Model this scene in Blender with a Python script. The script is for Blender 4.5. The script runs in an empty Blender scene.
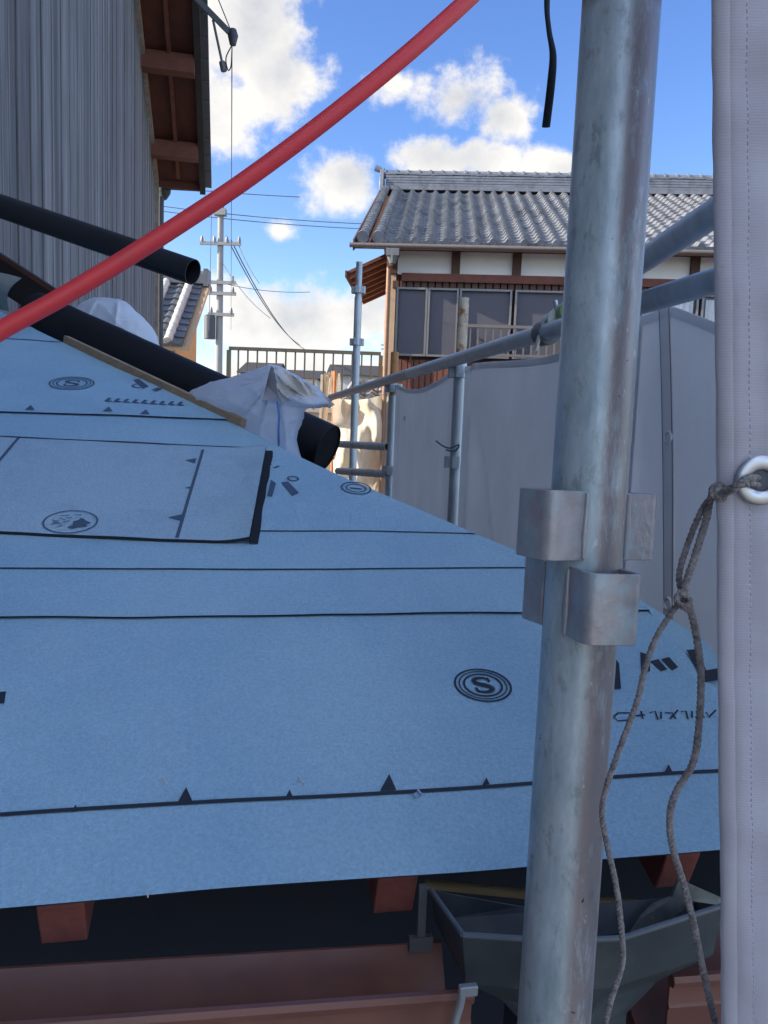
import bpy, math, random
from mathutils import Vector, Matrix, noise
random.seed(7)
R = math.radians
scene = bpy.context.scene
COL = scene.collection
V = Vector

# ------------------------------------------------------------------ camera
CAMZ = 3.0
F = 760.0
PITCH, ROLL = R(6.0), R(2.1)
cam_loc = V((0, 0, CAMZ))
fwd = V((0, math.cos(PITCH), -math.sin(PITCH)))
r0 = V((1, 0, 0)); u0 = V((0, math.sin(PITCH), math.cos(PITCH)))
cr = r0 * math.cos(ROLL) + u0 * math.sin(ROLL)
cu = -r0 * math.sin(ROLL) + u0 * math.cos(ROLL)
cd = bpy.data.cameras.new('camera'); co = bpy.data.objects.new('camera', cd); COL.objects.link(co)
m = Matrix((cr, cu, -fwd)).transposed().to_4x4(); m.translation = cam_loc
co.matrix_world = m
cd.sensor_fit = 'VERTICAL'; cd.sensor_height = 24; cd.sensor_width = 18; cd.lens = 24 * F / 1024
cd.clip_start = 0.02; cd.clip_end = 3000
scene.camera = co

def ray(px, py):
    return fwd + cr * ((px - 384) / F) + cu * ((512 - py) / F)
def at(px, py, Y):                       # survey helper: sight line met at ground distance Y
    d = ray(px, py); return cam_loc + d * (Y / d.y)
def onp(px, py, P, n):
    d = ray(px, py); return cam_loc + d * ((P - cam_loc).dot(n) / d.dot(n))

# ------------------------------------------------------------------ mesh helpers
class MB:
    def __init__(s): s.v = []; s.f = []; s.m = []; s.s = []
    def add(s, vs, fs, mat=0, smooth=False):
        o = len(s.v); s.v += [V(p) for p in vs]
        for f in fs: s.f.append(tuple(i + o for i in f)); s.m.append(mat); s.s.append(smooth)
    def beam(s, p0, p1, w, h, up=(0, 0, 1), mat=0):
        p0, p1, up = V(p0), V(p1), V(up); t = (p1 - p0).normalized()
        sd = t.cross(up).normalized(); un = sd.cross(t).normalized()
        vs = [p + sd * (a * w / 2) + un * (b * h / 2) for p in (p0, p1) for a, b in ((-1, -1), (1, -1), (1, 1), (-1, 1))]
        s.add(vs, [(0, 3, 2, 1), (4, 5, 6, 7), (0, 1, 5, 4), (1, 2, 6, 5), (2, 3, 7, 6), (3, 0, 4, 7)], mat)
    def box(s, c, ax, ay, az, mat=0):     # c centre, half-axis vectors
        c, ax, ay, az = V(c), V(ax), V(ay), V(az)
        vs = [c + ax * i + ay * j + az * k for i, j, k in ((-1,-1,-1),(1,-1,-1),(1,1,-1),(-1,1,-1),(-1,-1,1),(1,-1,1),(1,1,1),(-1,1,1))]
        fs = [(0,3,2,1),(4,5,6,7),(0,1,5,4),(1,2,6,5),(2,3,7,6),(3,0,4,7)]
        if ax.cross(ay).dot(az) < 0: fs = [f[::-1] for f in fs]
        s.add(vs, fs, mat)
    def tube(s, pts, r, n=12, mat=0, caps=True):
        pts = [V(p) for p in pts]; k = len(pts)
        rs = r if isinstance(r, (list, tuple)) else [r] * k
        t0 = (pts[1] - pts[0]).normalized()
        a = V((0, 0, 1)) if abs(t0.z) < .9 else V((1, 0, 0))
        nrm = (a - t0 * a.dot(t0)).normalized(); vs = []
        for i in range(k):
            t = (pts[min(i + 1, k - 1)] - pts[max(i - 1, 0)]).normalized()
            nrm = (nrm - t * nrm.dot(t)).normalized(); b = t.cross(nrm)
            for j in range(n):
                q = 2 * math.pi * j / n
                vs.append(pts[i] + (nrm * math.cos(q) + b * math.sin(q)) * rs[i])
        fs = [(i * n + j, i * n + (j + 1) % n, (i + 1) * n + (j + 1) % n, (i + 1) * n + j) for i in range(k - 1) for j in range(n)]
        s.add(vs, fs, mat, True)
        if caps:
            s.add(vs[:n], [tuple(range(n))[::-1]], mat); s.add(vs[-n:], [tuple(range(n))], mat)
    def pipe(s, p0, p1, ro, th=.0025, n=28, mat=0):      # hollow tube with open ends
        p0, p1 = V(p0), V(p1)
        s.tube([p0, p1], ro, n, mat, False)
        o = len(s.v); s.tube([p1, p0], ro - th, n, mat, False)
        t = (p1 - p0).normalized(); a = V((0, 0, 1)) if abs(t.z) < .9 else V((1, 0, 0))
        u = (a - t * a.dot(t)).normalized(); b = t.cross(u)
        for p, fl in ((p0, 1), (p1, 0)):
            vs = [p + (u * math.cos(q) + b * math.sin(q)) * rr for rr in (ro, ro - th) for q in [2 * math.pi * j / n for j in range(n)]]
            fs = [(j, n + j, n + (j + 1) % n, (j + 1) % n) for j in range(n)]
            if fl: fs = [f[::-1] for f in fs]
            s.add(vs, fs, mat)
    def grid(s, fn, nu, nv, mat=0, smooth=True, flip=False):
        vs = [fn(i / nu, j / nv) for j in range(nv + 1) for i in range(nu + 1)]
        fs = [(j*(nu+1)+i, j*(nu+1)+i+1, (j+1)*(nu+1)+i+1, (j+1)*(nu+1)+i) for j in range(nv) for i in range(nu)]
        if flip: fs = [f[::-1] for f in fs]
        s.add(vs, fs, mat, smooth)
    def prism(s, poly, off, mat=0):
        poly = [V(p) for p in poly]; off = V(off); n = len(poly)
        vs = poly + [p + off for p in poly]
        fs = [tuple(range(n))[::-1], tuple(range(n, 2 * n))] + [(i, (i + 1) % n, n + (i + 1) % n, n + i) for i in range(n)]
        s.add(vs, fs, mat)
    def build(s, name, mats, parent=None, loc=None, sharp=40, bevel=0, solid=0, wn=False):
        if not isinstance(mats, (list, tuple)): mats = [mats]
        if parent is not None:
            o = parent
            origin = V(o['_o'])
        else:
            if loc is None:
                xs = [p.x for p in s.v]; ys = [p.y for p in s.v]; zs = [p.z for p in s.v]
                loc = V(((min(xs)+max(xs))/2, (min(ys)+max(ys))/2, min(zs)))
            origin = V(loc)
        me = bpy.data.meshes.new(name)
        me.from_pydata([tuple(p - origin) for p in s.v], [], s.f)
        for mm in mats: me.materials.append(mm)
        me.polygons.foreach_set('material_index', s.m)
        me.polygons.foreach_set('use_smooth', s.s)
        me.validate(); me.update()
        if any(s.s): me.set_sharp_from_angle(angle=R(sharp))
        ob = bpy.data.objects.new(name, me); COL.objects.link(ob)
        ob['_o'] = tuple(origin)
        if parent is not None: ob.parent = parent
        else: ob.location = origin
        if solid:
            md = ob.modifiers.new('solid', 'SOLIDIFY'); md.thickness = solid; md.offset = 0
        if bevel:
            md = ob.modifiers.new('bevel', 'BEVEL'); md.width = bevel; md.segments = 2; md.limit_method = 'ANGLE'; md.angle_limit = R(40)
        return ob

def tag(o, label=None, cat=None, group=None, kind=None):
    if label: o['label'] = label
    if cat: o['category'] = cat
    if group: o['group'] = group
    if kind: o['kind'] = kind
    return o
def thing(name, loc, label, cat, group=None):
    o = bpy.data.objects.new(name, None); COL.objects.link(o); o.location = loc; o.empty_display_size = .1
    o['_o'] = tuple(V(loc)); return tag(o, label, cat, group)
def copy_tree(o, loc, label, group=None):
    c = o.copy(); COL.objects.link(c); c.location = loc; c['label'] = label; c['_o'] = tuple(loc)
    if group: c['group'] = group
    for ch in list(o.children):
        d = ch.copy(); COL.objects.link(d); d.parent = c
        for g in list(ch.children):
            e = g.copy(); COL.objects.link(e); e.parent = d
    return c
def spline(pts, n=8):
    pts = [V(p) for p in pts]; P = [pts[0] * 2 - pts[1]] + pts + [pts[-1] * 2 - pts[-2]]; out = []
    for i in range(1, len(P) - 2):
        for k in range(n):
            t = k / n; a, b, c, d = P[i - 1], P[i], P[i + 1], P[i + 2]
            out.append(.5 * ((2 * b) + (c - a) * t + (2 * a - 5 * b + 4 * c - d) * t * t + (3 * b - a - 3 * c + d) * t ** 3))
    out.append(pts[-1]); return out
def lerp(a, b, t): return a + (b - a) * t
def nz(x, y=0, z=0): return noise.noise(V((x, y, z)))

# ------------------------------------------------------------------ materials
def mat(name, col, rough=.6, metal=0., var=.25, scale=8., stretch=(1, 1, 1), bump=0., bscale=60., col2=None, c2lo=.5, c2hi=.7,
        c2scale=None, spec=.5, transl=0., detail=6, bstretch=None, rvar=.1):
    m = bpy.data.materials.new(name); m.use_nodes = True; nt = m.node_tree; N = nt.nodes; L = nt.links
    b = N['Principled BSDF']; tc = N.new('ShaderNodeTexCoord')
    mp = N.new('ShaderNodeMapping'); mp.inputs['Scale'].default_value = stretch; L.new(tc.outputs['Object'], mp.inputs['Vector'])
    ns = N.new('ShaderNodeTexNoise'); ns.inputs['Scale'].default_value = scale; ns.inputs['Detail'].default_value = detail; ns.inputs['Roughness'].default_value = .6
    L.new(mp.outputs[0], ns.inputs['Vector'])
    rm = N.new('ShaderNodeMapRange'); rm.inputs[1].default_value = .25; rm.inputs[2].default_value = .75
    rm.inputs[3].default_value = 1 - var; rm.inputs[4].default_value = 1 + var; L.new(ns.outputs['Fac'], rm.inputs[0])
    base = N.new('ShaderNodeRGB'); base.outputs[0].default_value = (*col, 1); src = base.outputs[0]
    if col2:
        n2 = N.new('ShaderNodeTexNoise'); n2.inputs['Scale'].default_value = c2scale or scale * .6; n2.inputs['Detail'].default_value = 7
        n2.inputs['Roughness'].default_value = .65
        mp2 = N.new('ShaderNodeMapping'); mp2.inputs['Scale'].default_value = stretch; mp2.inputs['Location'].default_value = (3.1, 7.7, 1.9)
        L.new(tc.outputs['Object'], mp2.inputs['Vector']); L.new(mp2.outputs[0], n2.inputs['Vector'])
        r2 = N.new('ShaderNodeMapRange'); r2.inputs[1].default_value = c2lo; r2.inputs[2].default_value = c2hi; L.new(n2.outputs['Fac'], r2.inputs[0])
        mx = N.new('ShaderNodeMix'); mx.data_type = 'RGBA'; L.new(r2.outputs[0], mx.inputs[0]); L.new(src, mx.inputs[6]); mx.inputs[7].default_value = (*col2, 1); src = mx.outputs[2]
    vm = N.new('ShaderNodeVectorMath'); vm.operation = 'SCALE'; L.new(src, vm.inputs[0]); L.new(rm.outputs[0], vm.inputs['Scale'])
    L.new(vm.outputs[0], b.inputs['Base Color'])
    b.inputs['Roughness'].default_value = rough; b.inputs['Metallic'].default_value = metal; b.inputs['Specular IOR Level'].default_value = spec
    if rvar:
        rr = N.new('ShaderNodeMapRange'); rr.inputs[1].default_value = .3; rr.inputs[2].default_value = .7
        rr.inputs[3].default_value = max(.03, rough - rvar); rr.inputs[4].default_value = min(1, rough + rvar); L.new(ns.outputs['Fac'], rr.inputs[0]); L.new(rr.outputs[0], b.inputs['Roughness'])
    if bump:
        nb = N.new('ShaderNodeTexNoise'); nb.inputs['Scale'].default_value = bscale; nb.inputs['Detail'].default_value = 4
        mb = N.new('ShaderNodeMapping'); mb.inputs['Scale'].default_value = bstretch or stretch; L.new(tc.outputs['Object'], mb.inputs['Vector']); L.new(mb.outputs[0], nb.inputs['Vector'])
        bp = N.new('ShaderNodeBump'); bp.inputs['Strength'].default_value = bump; bp.inputs['Distance'].default_value = .01 if bscale < 100 else .002
        L.new(nb.outputs['Fac'], bp.inputs['Height']); L.new(bp.outputs[0], b.inputs['Normal'])
    if transl:
        out = N['Material Output']; ts = N.new('ShaderNodeBsdfTranslucent'); L.new(vm.outputs[0], ts.inputs['Color'])
        ms = N.new('ShaderNodeMixShader'); ms.inputs[0].default_value = transl; L.new(b.outputs[0], ms.inputs[1]); L.new(ts.outputs[0], ms.inputs[2]); L.new(ms.outputs[0], out.inputs['Surface'])
    m['_col'] = src.node.name
    return m

M = {}
M['sheet'] = mat('roof_sheet', (.375, .575, .70), .72, var=.17, scale=240, bump=.8, bscale=520, col2=(.33, .53, .67), c2lo=.4, c2hi=.65, c2scale=5, spec=.3)
M['offcut'] = mat('offcut_sheet', (.40, .56, .66), .75, var=.2, scale=240, bump=.8, bscale=520, col2=(.36, .50, .60), c2scale=9, spec=.3)
M['print'] = mat('black_print', (.022, .03, .045), .7, var=.2, scale=300)
M['printw'] = mat('worn_print', (.07, .11, .17), .7, var=.3, scale=300)
M['edge'] = mat('sheet_edge', (.012, .015, .022), .8)
M['red_wood'] = mat('red_rafter', (.30, .085, .065), .7, var=.35, scale=20, stretch=(1, .2, 1), bump=.3, bscale=60)
M['dark_wood'] = mat('dark_wood', (.025, .02, .02), .85, var=.3)
M['gutter'] = mat('brown_gutter', (.21, .082, .06), .42, var=.14, scale=14, col2=(.165, .07, .055), c2scale=5, spec=.5, bump=.05, bscale=30)
M['hopper'] = mat('grey_hopper', (.05, .062, .07), .5, var=.2, scale=20, col2=(.085, .095, .095), c2lo=.5, c2hi=.72, c2scale=16)
M['tan_wood'] = mat('tan_timber', (.38, .26, .16), .75, var=.25, scale=25, stretch=(1, 1, 6))
M['black'] = mat('black_wrap', (.012, .013, .017), .6, var=.3, scale=20, bump=.25, bscale=25, spec=.25)
M['blackpipe'] = mat('black_pipe', (.016, .018, .024), .42, var=.2, scale=15)
M['red_hose'] = mat('red_hose', (.78, .05, .058), .45, var=.08, scale=18, col2=(.66, .06, .06), c2lo=.55, c2hi=.75, c2scale=25)
M['sack'] = mat('white_sack', (.90, .94, 1.0), .45, var=.04, scale=30, bump=.5, bscale=380, col2=(.62, .58, .5), c2lo=.58, c2hi=.75, c2scale=6, transl=.42)
M['mesh_sheet'] = mat('grey_tarp', (.78, .76, .765), .8, var=.1, scale=5, bump=.35, bscale=700, transl=.24, spec=.2, stretch=(1, 1, .5))
M['hemmesh'] = mat('grey_tarp_hem', (.76, .75, .765), .8, var=.07, scale=5, bump=.35, bscale=700, transl=.24, spec=.2)
M['cream_tarp'] = mat('cream_tarp', (.62, .56, .46), .8, var=.1, scale=5, transl=.3)
M['tarp_line'] = mat('tarp_stitch', (.16, .165, .18), .8)
M['steel'] = mat('bright_steel', (.66, .67, .68), .38, 1., var=.1, scale=60)
M['galv_far'] = mat('galvanised_tube', (.48, .54, .59), .45, .4, var=.25, scale=14, stretch=(1, 1, .3), col2=(.32, .38, .44), c2scale=9)
M['galv_dull'] = mat('dull_tube', (.16, .17, .18), .6, .4, var=.3, scale=14, stretch=(1, 1, .3))
M['galv_mid'] = mat('pale_tube', (.42, .45, .47), .5, .5, var=.25, scale=14)
M['galv_light'] = mat('worn_tube', (.5, .5, .48), .55, .4, var=.25, scale=20, col2=(.4, .25, .13), c2lo=.56, c2hi=.68)
M['rust_cream'] = mat('rusty_cream', (.5, .43, .33), .7, .0, var=.2, scale=30, col2=(.28, .12, .05), c2lo=.48, c2hi=.62, c2scale=30)
M['green_tape'] = mat('green_tape', (.2, .34, .13), .5)
M['white_ring'] = mat('white_ring', (.75, .76, .78), .4)
M['seamcloth'] = mat('seam_cloth', (.74, .74, .76), .8, var=.05, transl=.5)
M['twine'] = mat('grey_twine', (.30, .27, .26), .95, var=.45, scale=220, bump=1., bscale=500, col2=(.16, .14, .14), c2scale=120)
M['tile'] = mat('silver_tile', (.22, .23, .25), .25, .0, var=.3, scale=5, col2=(.12, .125, .14), c2scale=2.2, spec=.9)
M['tile_sunlit'] = mat('sunlit_roll_tile', (.55, .52, .47), .5, var=.15, scale=6)  # sunlight on the roll tiles put into their cream colour
M['tile_dark'] = mat('grey_tile', (.11, .12, .135), .45, var=.25, scale=6)
M['ridge'] = mat('ridge_tile', (.15, .165, .195), .45, var=.25, scale=6, col2=(.08, .085, .1), c2scale=4)
M['plaster'] = mat('white_plaster', (.90, .86, .80), .85, var=.05, scale=3, bump=.1)
M['house_wood'] = mat('brown_timber', (.075, .034, .022), .7, var=.35, scale=9, stretch=(1, 1, 1))
M['soffit'] = mat('rust_soffit', (.14, .048, .03), .75, var=.35, scale=7)
M['rafter_wood'] = mat('rust_rafter', (.19, .07, .045), .75, var=.3, scale=9)
M['shutter'] = mat('slate_shutter', (.075, .075, .095), .55, var=.08, scale=5)
M['alu'] = mat('grey_aluminium', (.2, .195, .2), .4, .3, var=.06)
M['alu_dark'] = mat('bronze_aluminium', (.16, .14, .13), .45, .3, var=.1)
M['glass'] = mat('dark_glass', (.03, .035, .045), .08, var=.05, rvar=0, spec=.8)
M['curtain'] = mat('curtain', (.55, .57, .58), .8, var=.25, scale=14, stretch=(1, 1, .05))
M['copper'] = mat('brown_pipe', (.26, .14, .085), .5, var=.2)
M['side_wall'] = mat('tan_wall', (.42, .31, .22), .85, var=.12, scale=4)
M['rail'] = mat('olive_rail', (.10, .095, .08), .5, .3, var=.1)
M['concrete'] = mat('concrete', (.33, .32, .30), .9, var=.2, scale=2, bump=.2)
M['pole'] = mat('pole_concrete', (.28, .285, .29), .85, var=.12, scale=2)
M['wire'] = mat('black_wire', (.035, .035, .04), .6)
M['greywire'] = mat('grey_wire', (.10, .11, .13), .6)
M['green_pipe'] = mat('green_gutter', (.05, .075, .075), .5)
M['slate_pipe'] = mat('slate_pipe', (.06, .065, .075), .5)
M['barge'] = mat('weathered_bargeboard', (.055, .05, .048), .8, var=.35, scale=10)
M['pale_trim'] = mat('pale_trim', (.40, .34, .28), .85, var=.4, scale=12)
M['ground'] = mat('gravel_ground', (.20, .185, .165), .95, var=.3, scale=3, bump=.4, bscale=20)
M['distwall'] = mat('far_wall', (.5, .47, .43), .85, var=.08)
M['far_roof'] = mat('far_roof', (.06, .06, .065), .95, spec=.1)
M['under'] = mat('eave_shade_wall', (.012, .016, .028), .9, var=.3, scale=8)  # shade under the eave put into the wall colour, a near-black navy
M['batten'] = mat('eave_batten', (.16, .19, .18), .8, var=.4, scale=30)

def board_mat():
    m = mat('weathered_board', (.205, .20, .205), .85, var=.42, scale=9, stretch=(9, 9, .25), bump=.5, bscale=12, bstretch=(9, 9, .25),
            col2=(.30, .295, .30), c2lo=.5, c2hi=.68, c2scale=3.6, spec=.2)
    nt = m.node_tree; N = nt.nodes; L = nt.links; b = N['Principled BSDF']
    old = b.inputs['Base Color'].links[0].from_socket
    tc = N.new('ShaderNodeTexCoord'); sp = N.new('ShaderNodeSeparateXYZ'); L.new(tc.outputs['Object'], sp.inputs[0])
    dv = N.new('ShaderNodeMath'); dv.operation = 'DIVIDE'; L.new(sp.outputs[1], dv.inputs[0]); dv.inputs[1].default_value = BOARD
    fl = N.new('ShaderNodeMath'); fl.operation = 'FLOOR'; L.new(dv.outputs[0], fl.inputs[0])
    wn = N.new('ShaderNodeTexWhiteNoise'); wn.noise_dimensions = '1D'; L.new(fl.outputs[0], wn.inputs['W'])
    mr = N.new('ShaderNodeMapRange'); mr.inputs[3].default_value = .72; mr.inputs[4].default_value = 1.3; L.new(wn.outputs['Value'], mr.inputs[0])
    vm = N.new('ShaderNodeVectorMath'); vm.operation = 'SCALE'; L.new(old, vm.inputs[0]); L.new(mr.outputs[0], vm.inputs['Scale'])
    L.new(vm.outputs[0], b.inputs['Base Color']); return m
BOARD = .12

def galv_near():
    m = bpy.data.materials.new('galvanised_near'); m.use_nodes = True; nt = m.node_tree; N = nt.nodes; L = nt.links; b = N['Principled BSDF']
    tc = N.new('ShaderNodeTexCoord')
    def ns(scale, st, det=6, loc=(0, 0, 0), ro=.6):
        mp = N.new('ShaderNodeMapping'); mp.inputs['Scale'].default_value = st; mp.inputs['Location'].default_value = loc; L.new(tc.outputs['Object'], mp.inputs[0])
        n = N.new('ShaderNodeTexNoise'); n.inputs['Scale'].default_value = scale; n.inputs['Detail'].default_value = det; n.inputs['Roughness'].default_value = ro; L.new(mp.outputs[0], n.inputs[0]); return n.outputs['Fac']
    def ramp(x, lo, hi):
        r = N.new('ShaderNodeMapRange'); r.inputs[1].default_value = lo; r.inputs[2].default_value = hi; L.new(x, r.inputs[0]); return r.outputs[0]
    def mix(f, a, c):
        mx = N.new('ShaderNodeMix'); mx.data_type = 'RGBA'
        if hasattr(f, 'links'): L.new(f, mx.inputs[0])
        else: mx.inputs[0].default_value = f
        if isinstance(a, tuple): mx.inputs[6].default_value = (*a, 1)
        else: L.new(a, mx.inputs[6])
        mx.inputs[7].default_value = (*c, 1); return mx.outputs[2]
    def mul(a, c):
        q = N.new('ShaderNodeMath'); q.operation = 'MULTIPLY'; L.new(a, q.inputs[0])
        if hasattr(c, 'links'): L.new(c, q.inputs[1])
        else: q.inputs[1].default_value = c
        return q.outputs[0]
    c = mix(ramp(ns(42, (1, 1, .3), 8, (0, 0, 0), .72), .36, .64), (.34, .425, .46), (.60, .67, .70))
    # long reddish-brown rust wash down one side (a stain on the pole itself)
    sp = N.new('ShaderNodeSeparateXYZ'); L.new(tc.outputs['Object'], sp.inputs[0])
    sx = ramp(sp.outputs[0], -.003, .004); sx2 = ramp(sp.outputs[0], .0246, .019)
    wash = mul(mul(mul(sx, sx2), ramp(ns(34, (1, 1, .26), 8, (2, 3, 1), .78), .36, .5)), .92)
    c = mix(wash, c, (.30, .25, .245))
    c = mix(mul(ramp(ns(90, (1, 1, .5), 8, (5, 1, 2), .7), .55, .65), .5), c, (.19, .21, .22))
    c = mix(ramp(ns(110, (1, 1, .8), 3, (9, 4, 2)), .715, .735), c, (.03, .03, .035))
    c = mix(mul(ramp(ns(150, (1, 1, .5), 4, (1, 8, 6)), .66, .72), .7), c, (.62, .66, .68))
    tr = ramp(sp.outputs[2], .325, .333)
    c = mix(mul(tr, ramp(ns(60, (1, 1, 1), 6, (3, 3, 3)), .25, .5)), c, (.19, .11, .045))
    L.new(c, b.inputs['Base Color']); b.inputs['Metallic'].default_value = .35
    rr = N.new('ShaderNodeMapRange'); rr.inputs[3].default_value = .3; rr.inputs[4].default_value = .55; L.new(ns(35, (1, 1, .4), 6, (7, 7, 7)), rr.inputs[0]); L.new(rr.outputs[0], b.inputs['Roughness'])
    bp = N.new('ShaderNodeBump'); bp.inputs['Strength'].default_value = .35; bp.inputs['Distance'].default_value = .0015; L.new(ns(110, (1, 1, .5), 6), bp.inputs['Height']); L.new(bp.outputs[0], b.inputs['Normal'])
    return m
M['galv'] = galv_near()
M['pocket'] = mat('galvanised_pocket', (.40, .455, .48), .45, .35, var=.2, scale=60, col2=(.43, .385, .385), c2lo=.36, c2hi=.56, c2scale=55, bump=.35, bscale=150)

def curtain_near():
    m = mat('scaffold_cloth', (.60, .575, .63), .85, var=.05, scale=9, col2=(.53, .49, .52), c2lo=.5, c2hi=.75, c2scale=4, transl=.12, spec=.2, stretch=(.3, .3, 1.4))
    nt = m.node_tree; N = nt.nodes; L = nt.links; b = N['Principled BSDF']
    tc = N.new('ShaderNodeTexCoord'); w = N.new('ShaderNodeTexWave'); w.bands_direction = 'Z'; w.inputs['Scale'].default_value = 210; w.inputs['Distortion'].default_value = 1.5; w.inputs['Detail'].default_value = 2
    L.new(tc.outputs['Object'], w.inputs[0])
    n = N.new('ShaderNodeTexNoise'); n.inputs['Scale'].default_value = 900; L.new(tc.outputs['Object'], n.inputs[0])
    ad = N.new('ShaderNodeMath'); ad.operation = 'ADD'; L.new(w.outputs['Fac'], ad.inputs[0]); L.new(n.outputs['Fac'], ad.inputs[1])
    bp = N.new('ShaderNodeBump'); bp.inputs['Strength'].default_value = .16; bp.inputs['Distance'].default_value = .0005; L.new(ad.outputs[0], bp.inputs['Height']); L.new(bp.outputs[0], b.inputs['Normal'])
    return m
M['cloth'] = curtain_near()

# ------------------------------------------------------------------ ground
g = MB(); g.add([(-900, -900, 0), (900, -900, 0), (900, 900, 0), (-900, 900, 0)], [(0, 1, 2, 3)])
tag(g.build('ground', M['ground'], loc=(0, 0, 0)), kind='structure')

# ------------------------------------------------------------------ house under repair: roof frame
AL = R(11.5); TH = R(20)
e = V((math.cos(AL), math.sin(AL), 0)); p = V((-math.sin(AL), math.cos(AL), 0)); Z = V((0, 0, 1))
sl = p * math.cos(TH) + Z * math.sin(TH); rn = e.cross(sl)
O = at(384, 877, .70)
def rp(v, u, h=0): return O + e * v + sl * u + rn * h
def r_inv(px, py):
    q = onp(px, py, O, rn) - O; return q.dot(e), q.dot(sl)
hip_px = [(-260, 190), (0, 312), (60, 341), (180, 398), (336, 474), (480, 536), (529, 557), (639, 602), (718, 636), (830, 686)]
hip_vu = sorted([r_inv(*q) for q in hip_px], key=lambda a: a[1])
UTOP = hip_vu[-1][1]
def hipv(u):
    if u <= hip_vu[0][1]:
        (v0, u0_), (v1, u1_) = hip_vu[0], hip_vu[1]
    elif u >= hip_vu[-1][1]:
        (v0, u0_), (v1, u1_) = hip_vu[-2], hip_vu[-1]
    else:
        for a, b in zip(hip_vu, hip_vu[1:]):
            if a[1] <= u <= b[1]: (v0, u0_), (v1, u1_) = a, b; break
    v = v0 + (v1 - v0) * (u - u0_) / (u1_ - u0_)
    return min(v, .52 - .0 * u)
uA = r_inv(260, 800)[1]; uB = r_inv(260, 616)[1]; uC = r_inv(260, 570.5)[1]; uD = r_inv(330, 533)[1]; uF = r_inv(100, 416)[1]; uG = r_inv(40, 341)[1]
laps = [0, uB, uF, uF + (uF - uB) * 1.0]
print('roof u', uA, uB, uC, uD, uF, uG, UTOP)
def lift(u):
    for i in range(len(laps) - 1, -1, -1):
        if u >= laps[i] - 1e-6:
            return .0035 * max(0, 1 - (u - laps[i]) / .5) if i else 0
    return 0
def wav(v, u):
    w = .0030 * nz(v * 2.3, u * 3.1, 1) + .0016 * nz(v * 7, u * 5, 4)
    if u < .12: w += .003 * (1 - u / .12) * nz(v * 3.5, 9, 2)
    return w
def surf(v, u, off=0): return rp(v, u, lift(u) + wav(v, u) + off)

_pc = at(154, 260, 10.0) - O; VWALL = V((_pc.x, _pc.y, 0)).dot(e) + .03
house = thing('house_under_repair', (O.x, O.y + 1.5, 0), 'low hipped roof covered in pale blue printed underlayment, with exposed red rafters and brown gutter', 'house')
VMIN = VWALL
while hipv(UTOP) < VMIN + .03: UTOP -= .005
def wob(v, i): return .007 * nz(v * 2.1, i * 5.7, 3) + .002 * nz(v * 9, i * 3.3, 8)
under = MB()
for i in range(len(laps)):
    lo = laps[i]; hi = (laps[i + 1] + .03) if i + 1 < len(laps) else UTOP
    if hi > UTOP: hi = UTOP
    if lo >= UTOP: continue
    nv = max(8, int((hi - lo) / .025))
    def fn(a, b, lo=lo, hi=hi, i=i):
        u = lo + (hi - lo) * b
        if i: u += (1 - b) * wob(VMIN + (hipv(lo) - VMIN) * a, i)
        v = VMIN + (hipv(u) - VMIN) * a
        h = (.0035 * max(0, 1 - (u - lo) / .5) if i else 0) + wav(v, u)
        if i + 1 < len(laps) and u > laps[i + 1]: h -= .002
        return rp(v, u, h)
    under.grid(fn, 140, nv)
    # lower edge of the course: a real step, black core showing
    th = .003 if i else .0015
    def fe(a, b, lo=lo, i=i):
        v = VMIN + (hipv(lo) - VMIN) * a
        return rp(v, lo + (wob(v, i) if i else 0), (.0035 if i else 0) + wav(v, lo) - th * (1 - b) * (1 if i else 1) )
    under.grid(fe, 140, 1, mat=1)
# turn over the hip on to the far slope
sl2 = e * math.cos(TH) - Z * math.sin(TH) * 1.2
def ft(a, b):
    u = UTOP * a; v = hipv(u); w = .13 * b
    h = lift(u) + wav(v, u)
    return rp(v, u, h) + sl2 * w - Z * .015 * b
under.grid(ft, 120, 4)
# printing on the sheet
pr = MB()
def pline(u_or_px, w, x0=None, x1=None, m=0, du=0):
    n = 120
    for k in range(n):
        q = []
        for t, s_ in ((k, -.5), (k + 1, -.5), (k + 1, .5), (k, .5)):
            u = u_or_px + s_ * w + .005 * nz((x0 or 0) + t / n * 5, u_or_px * 7, 2)
            vmax = min(hipv(u) - .004, x1 if x1 is not None else 9); vmin = x0 if x0 is not None else VMIN
            q.append(surf(lerp(vmin, vmax, t / n), u, .0012))
        pr.add(q, [(0, 1, 2, 3)], m)
def ppoly(px, m=0, off=.0014, s_=None):
    (s_ or pr).add([surf(*r_inv(*q), off) for q in px], [tuple(range(len(px)))], m)
def pstroke(px, w, m=0):            # stroke between pixel points, w in roof metres
    vu = [V((*r_inv(*q), 0)) for q in px]; vstroke(vu, w, m)
def vstroke(vu, w, m=0, off=.0014):
    vu = [V((a[0], a[1], 0)) for a in vu]; n = len(vu); L_, Rr = [], []
    for i in range(n):
        t = (vu[min(i + 1, n - 1)] - vu[max(i - 1, 0)]).normalized(); nn = V((-t.y, t.x, 0))
        L_.append(vu[i] + nn * w / 2); Rr.append(vu[i] - nn * w / 2)
    for i in range(n - 1):
        q = [Rr[i], Rr[i + 1], L_[i + 1], L_[i]]
        pr.add([surf(a.x, a.y, off) for a in q], [(0, 1, 2, 3)], m)
def ring(cv, cu_, r, w, m=0, n=40, ku=1.):
    vstroke([(cv + r * math.cos(2 * math.pi * k / n), cu_ + ku * r * math.sin(2 * math.pi * k / n)) for k in range(n + 1)], w, m)
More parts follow.
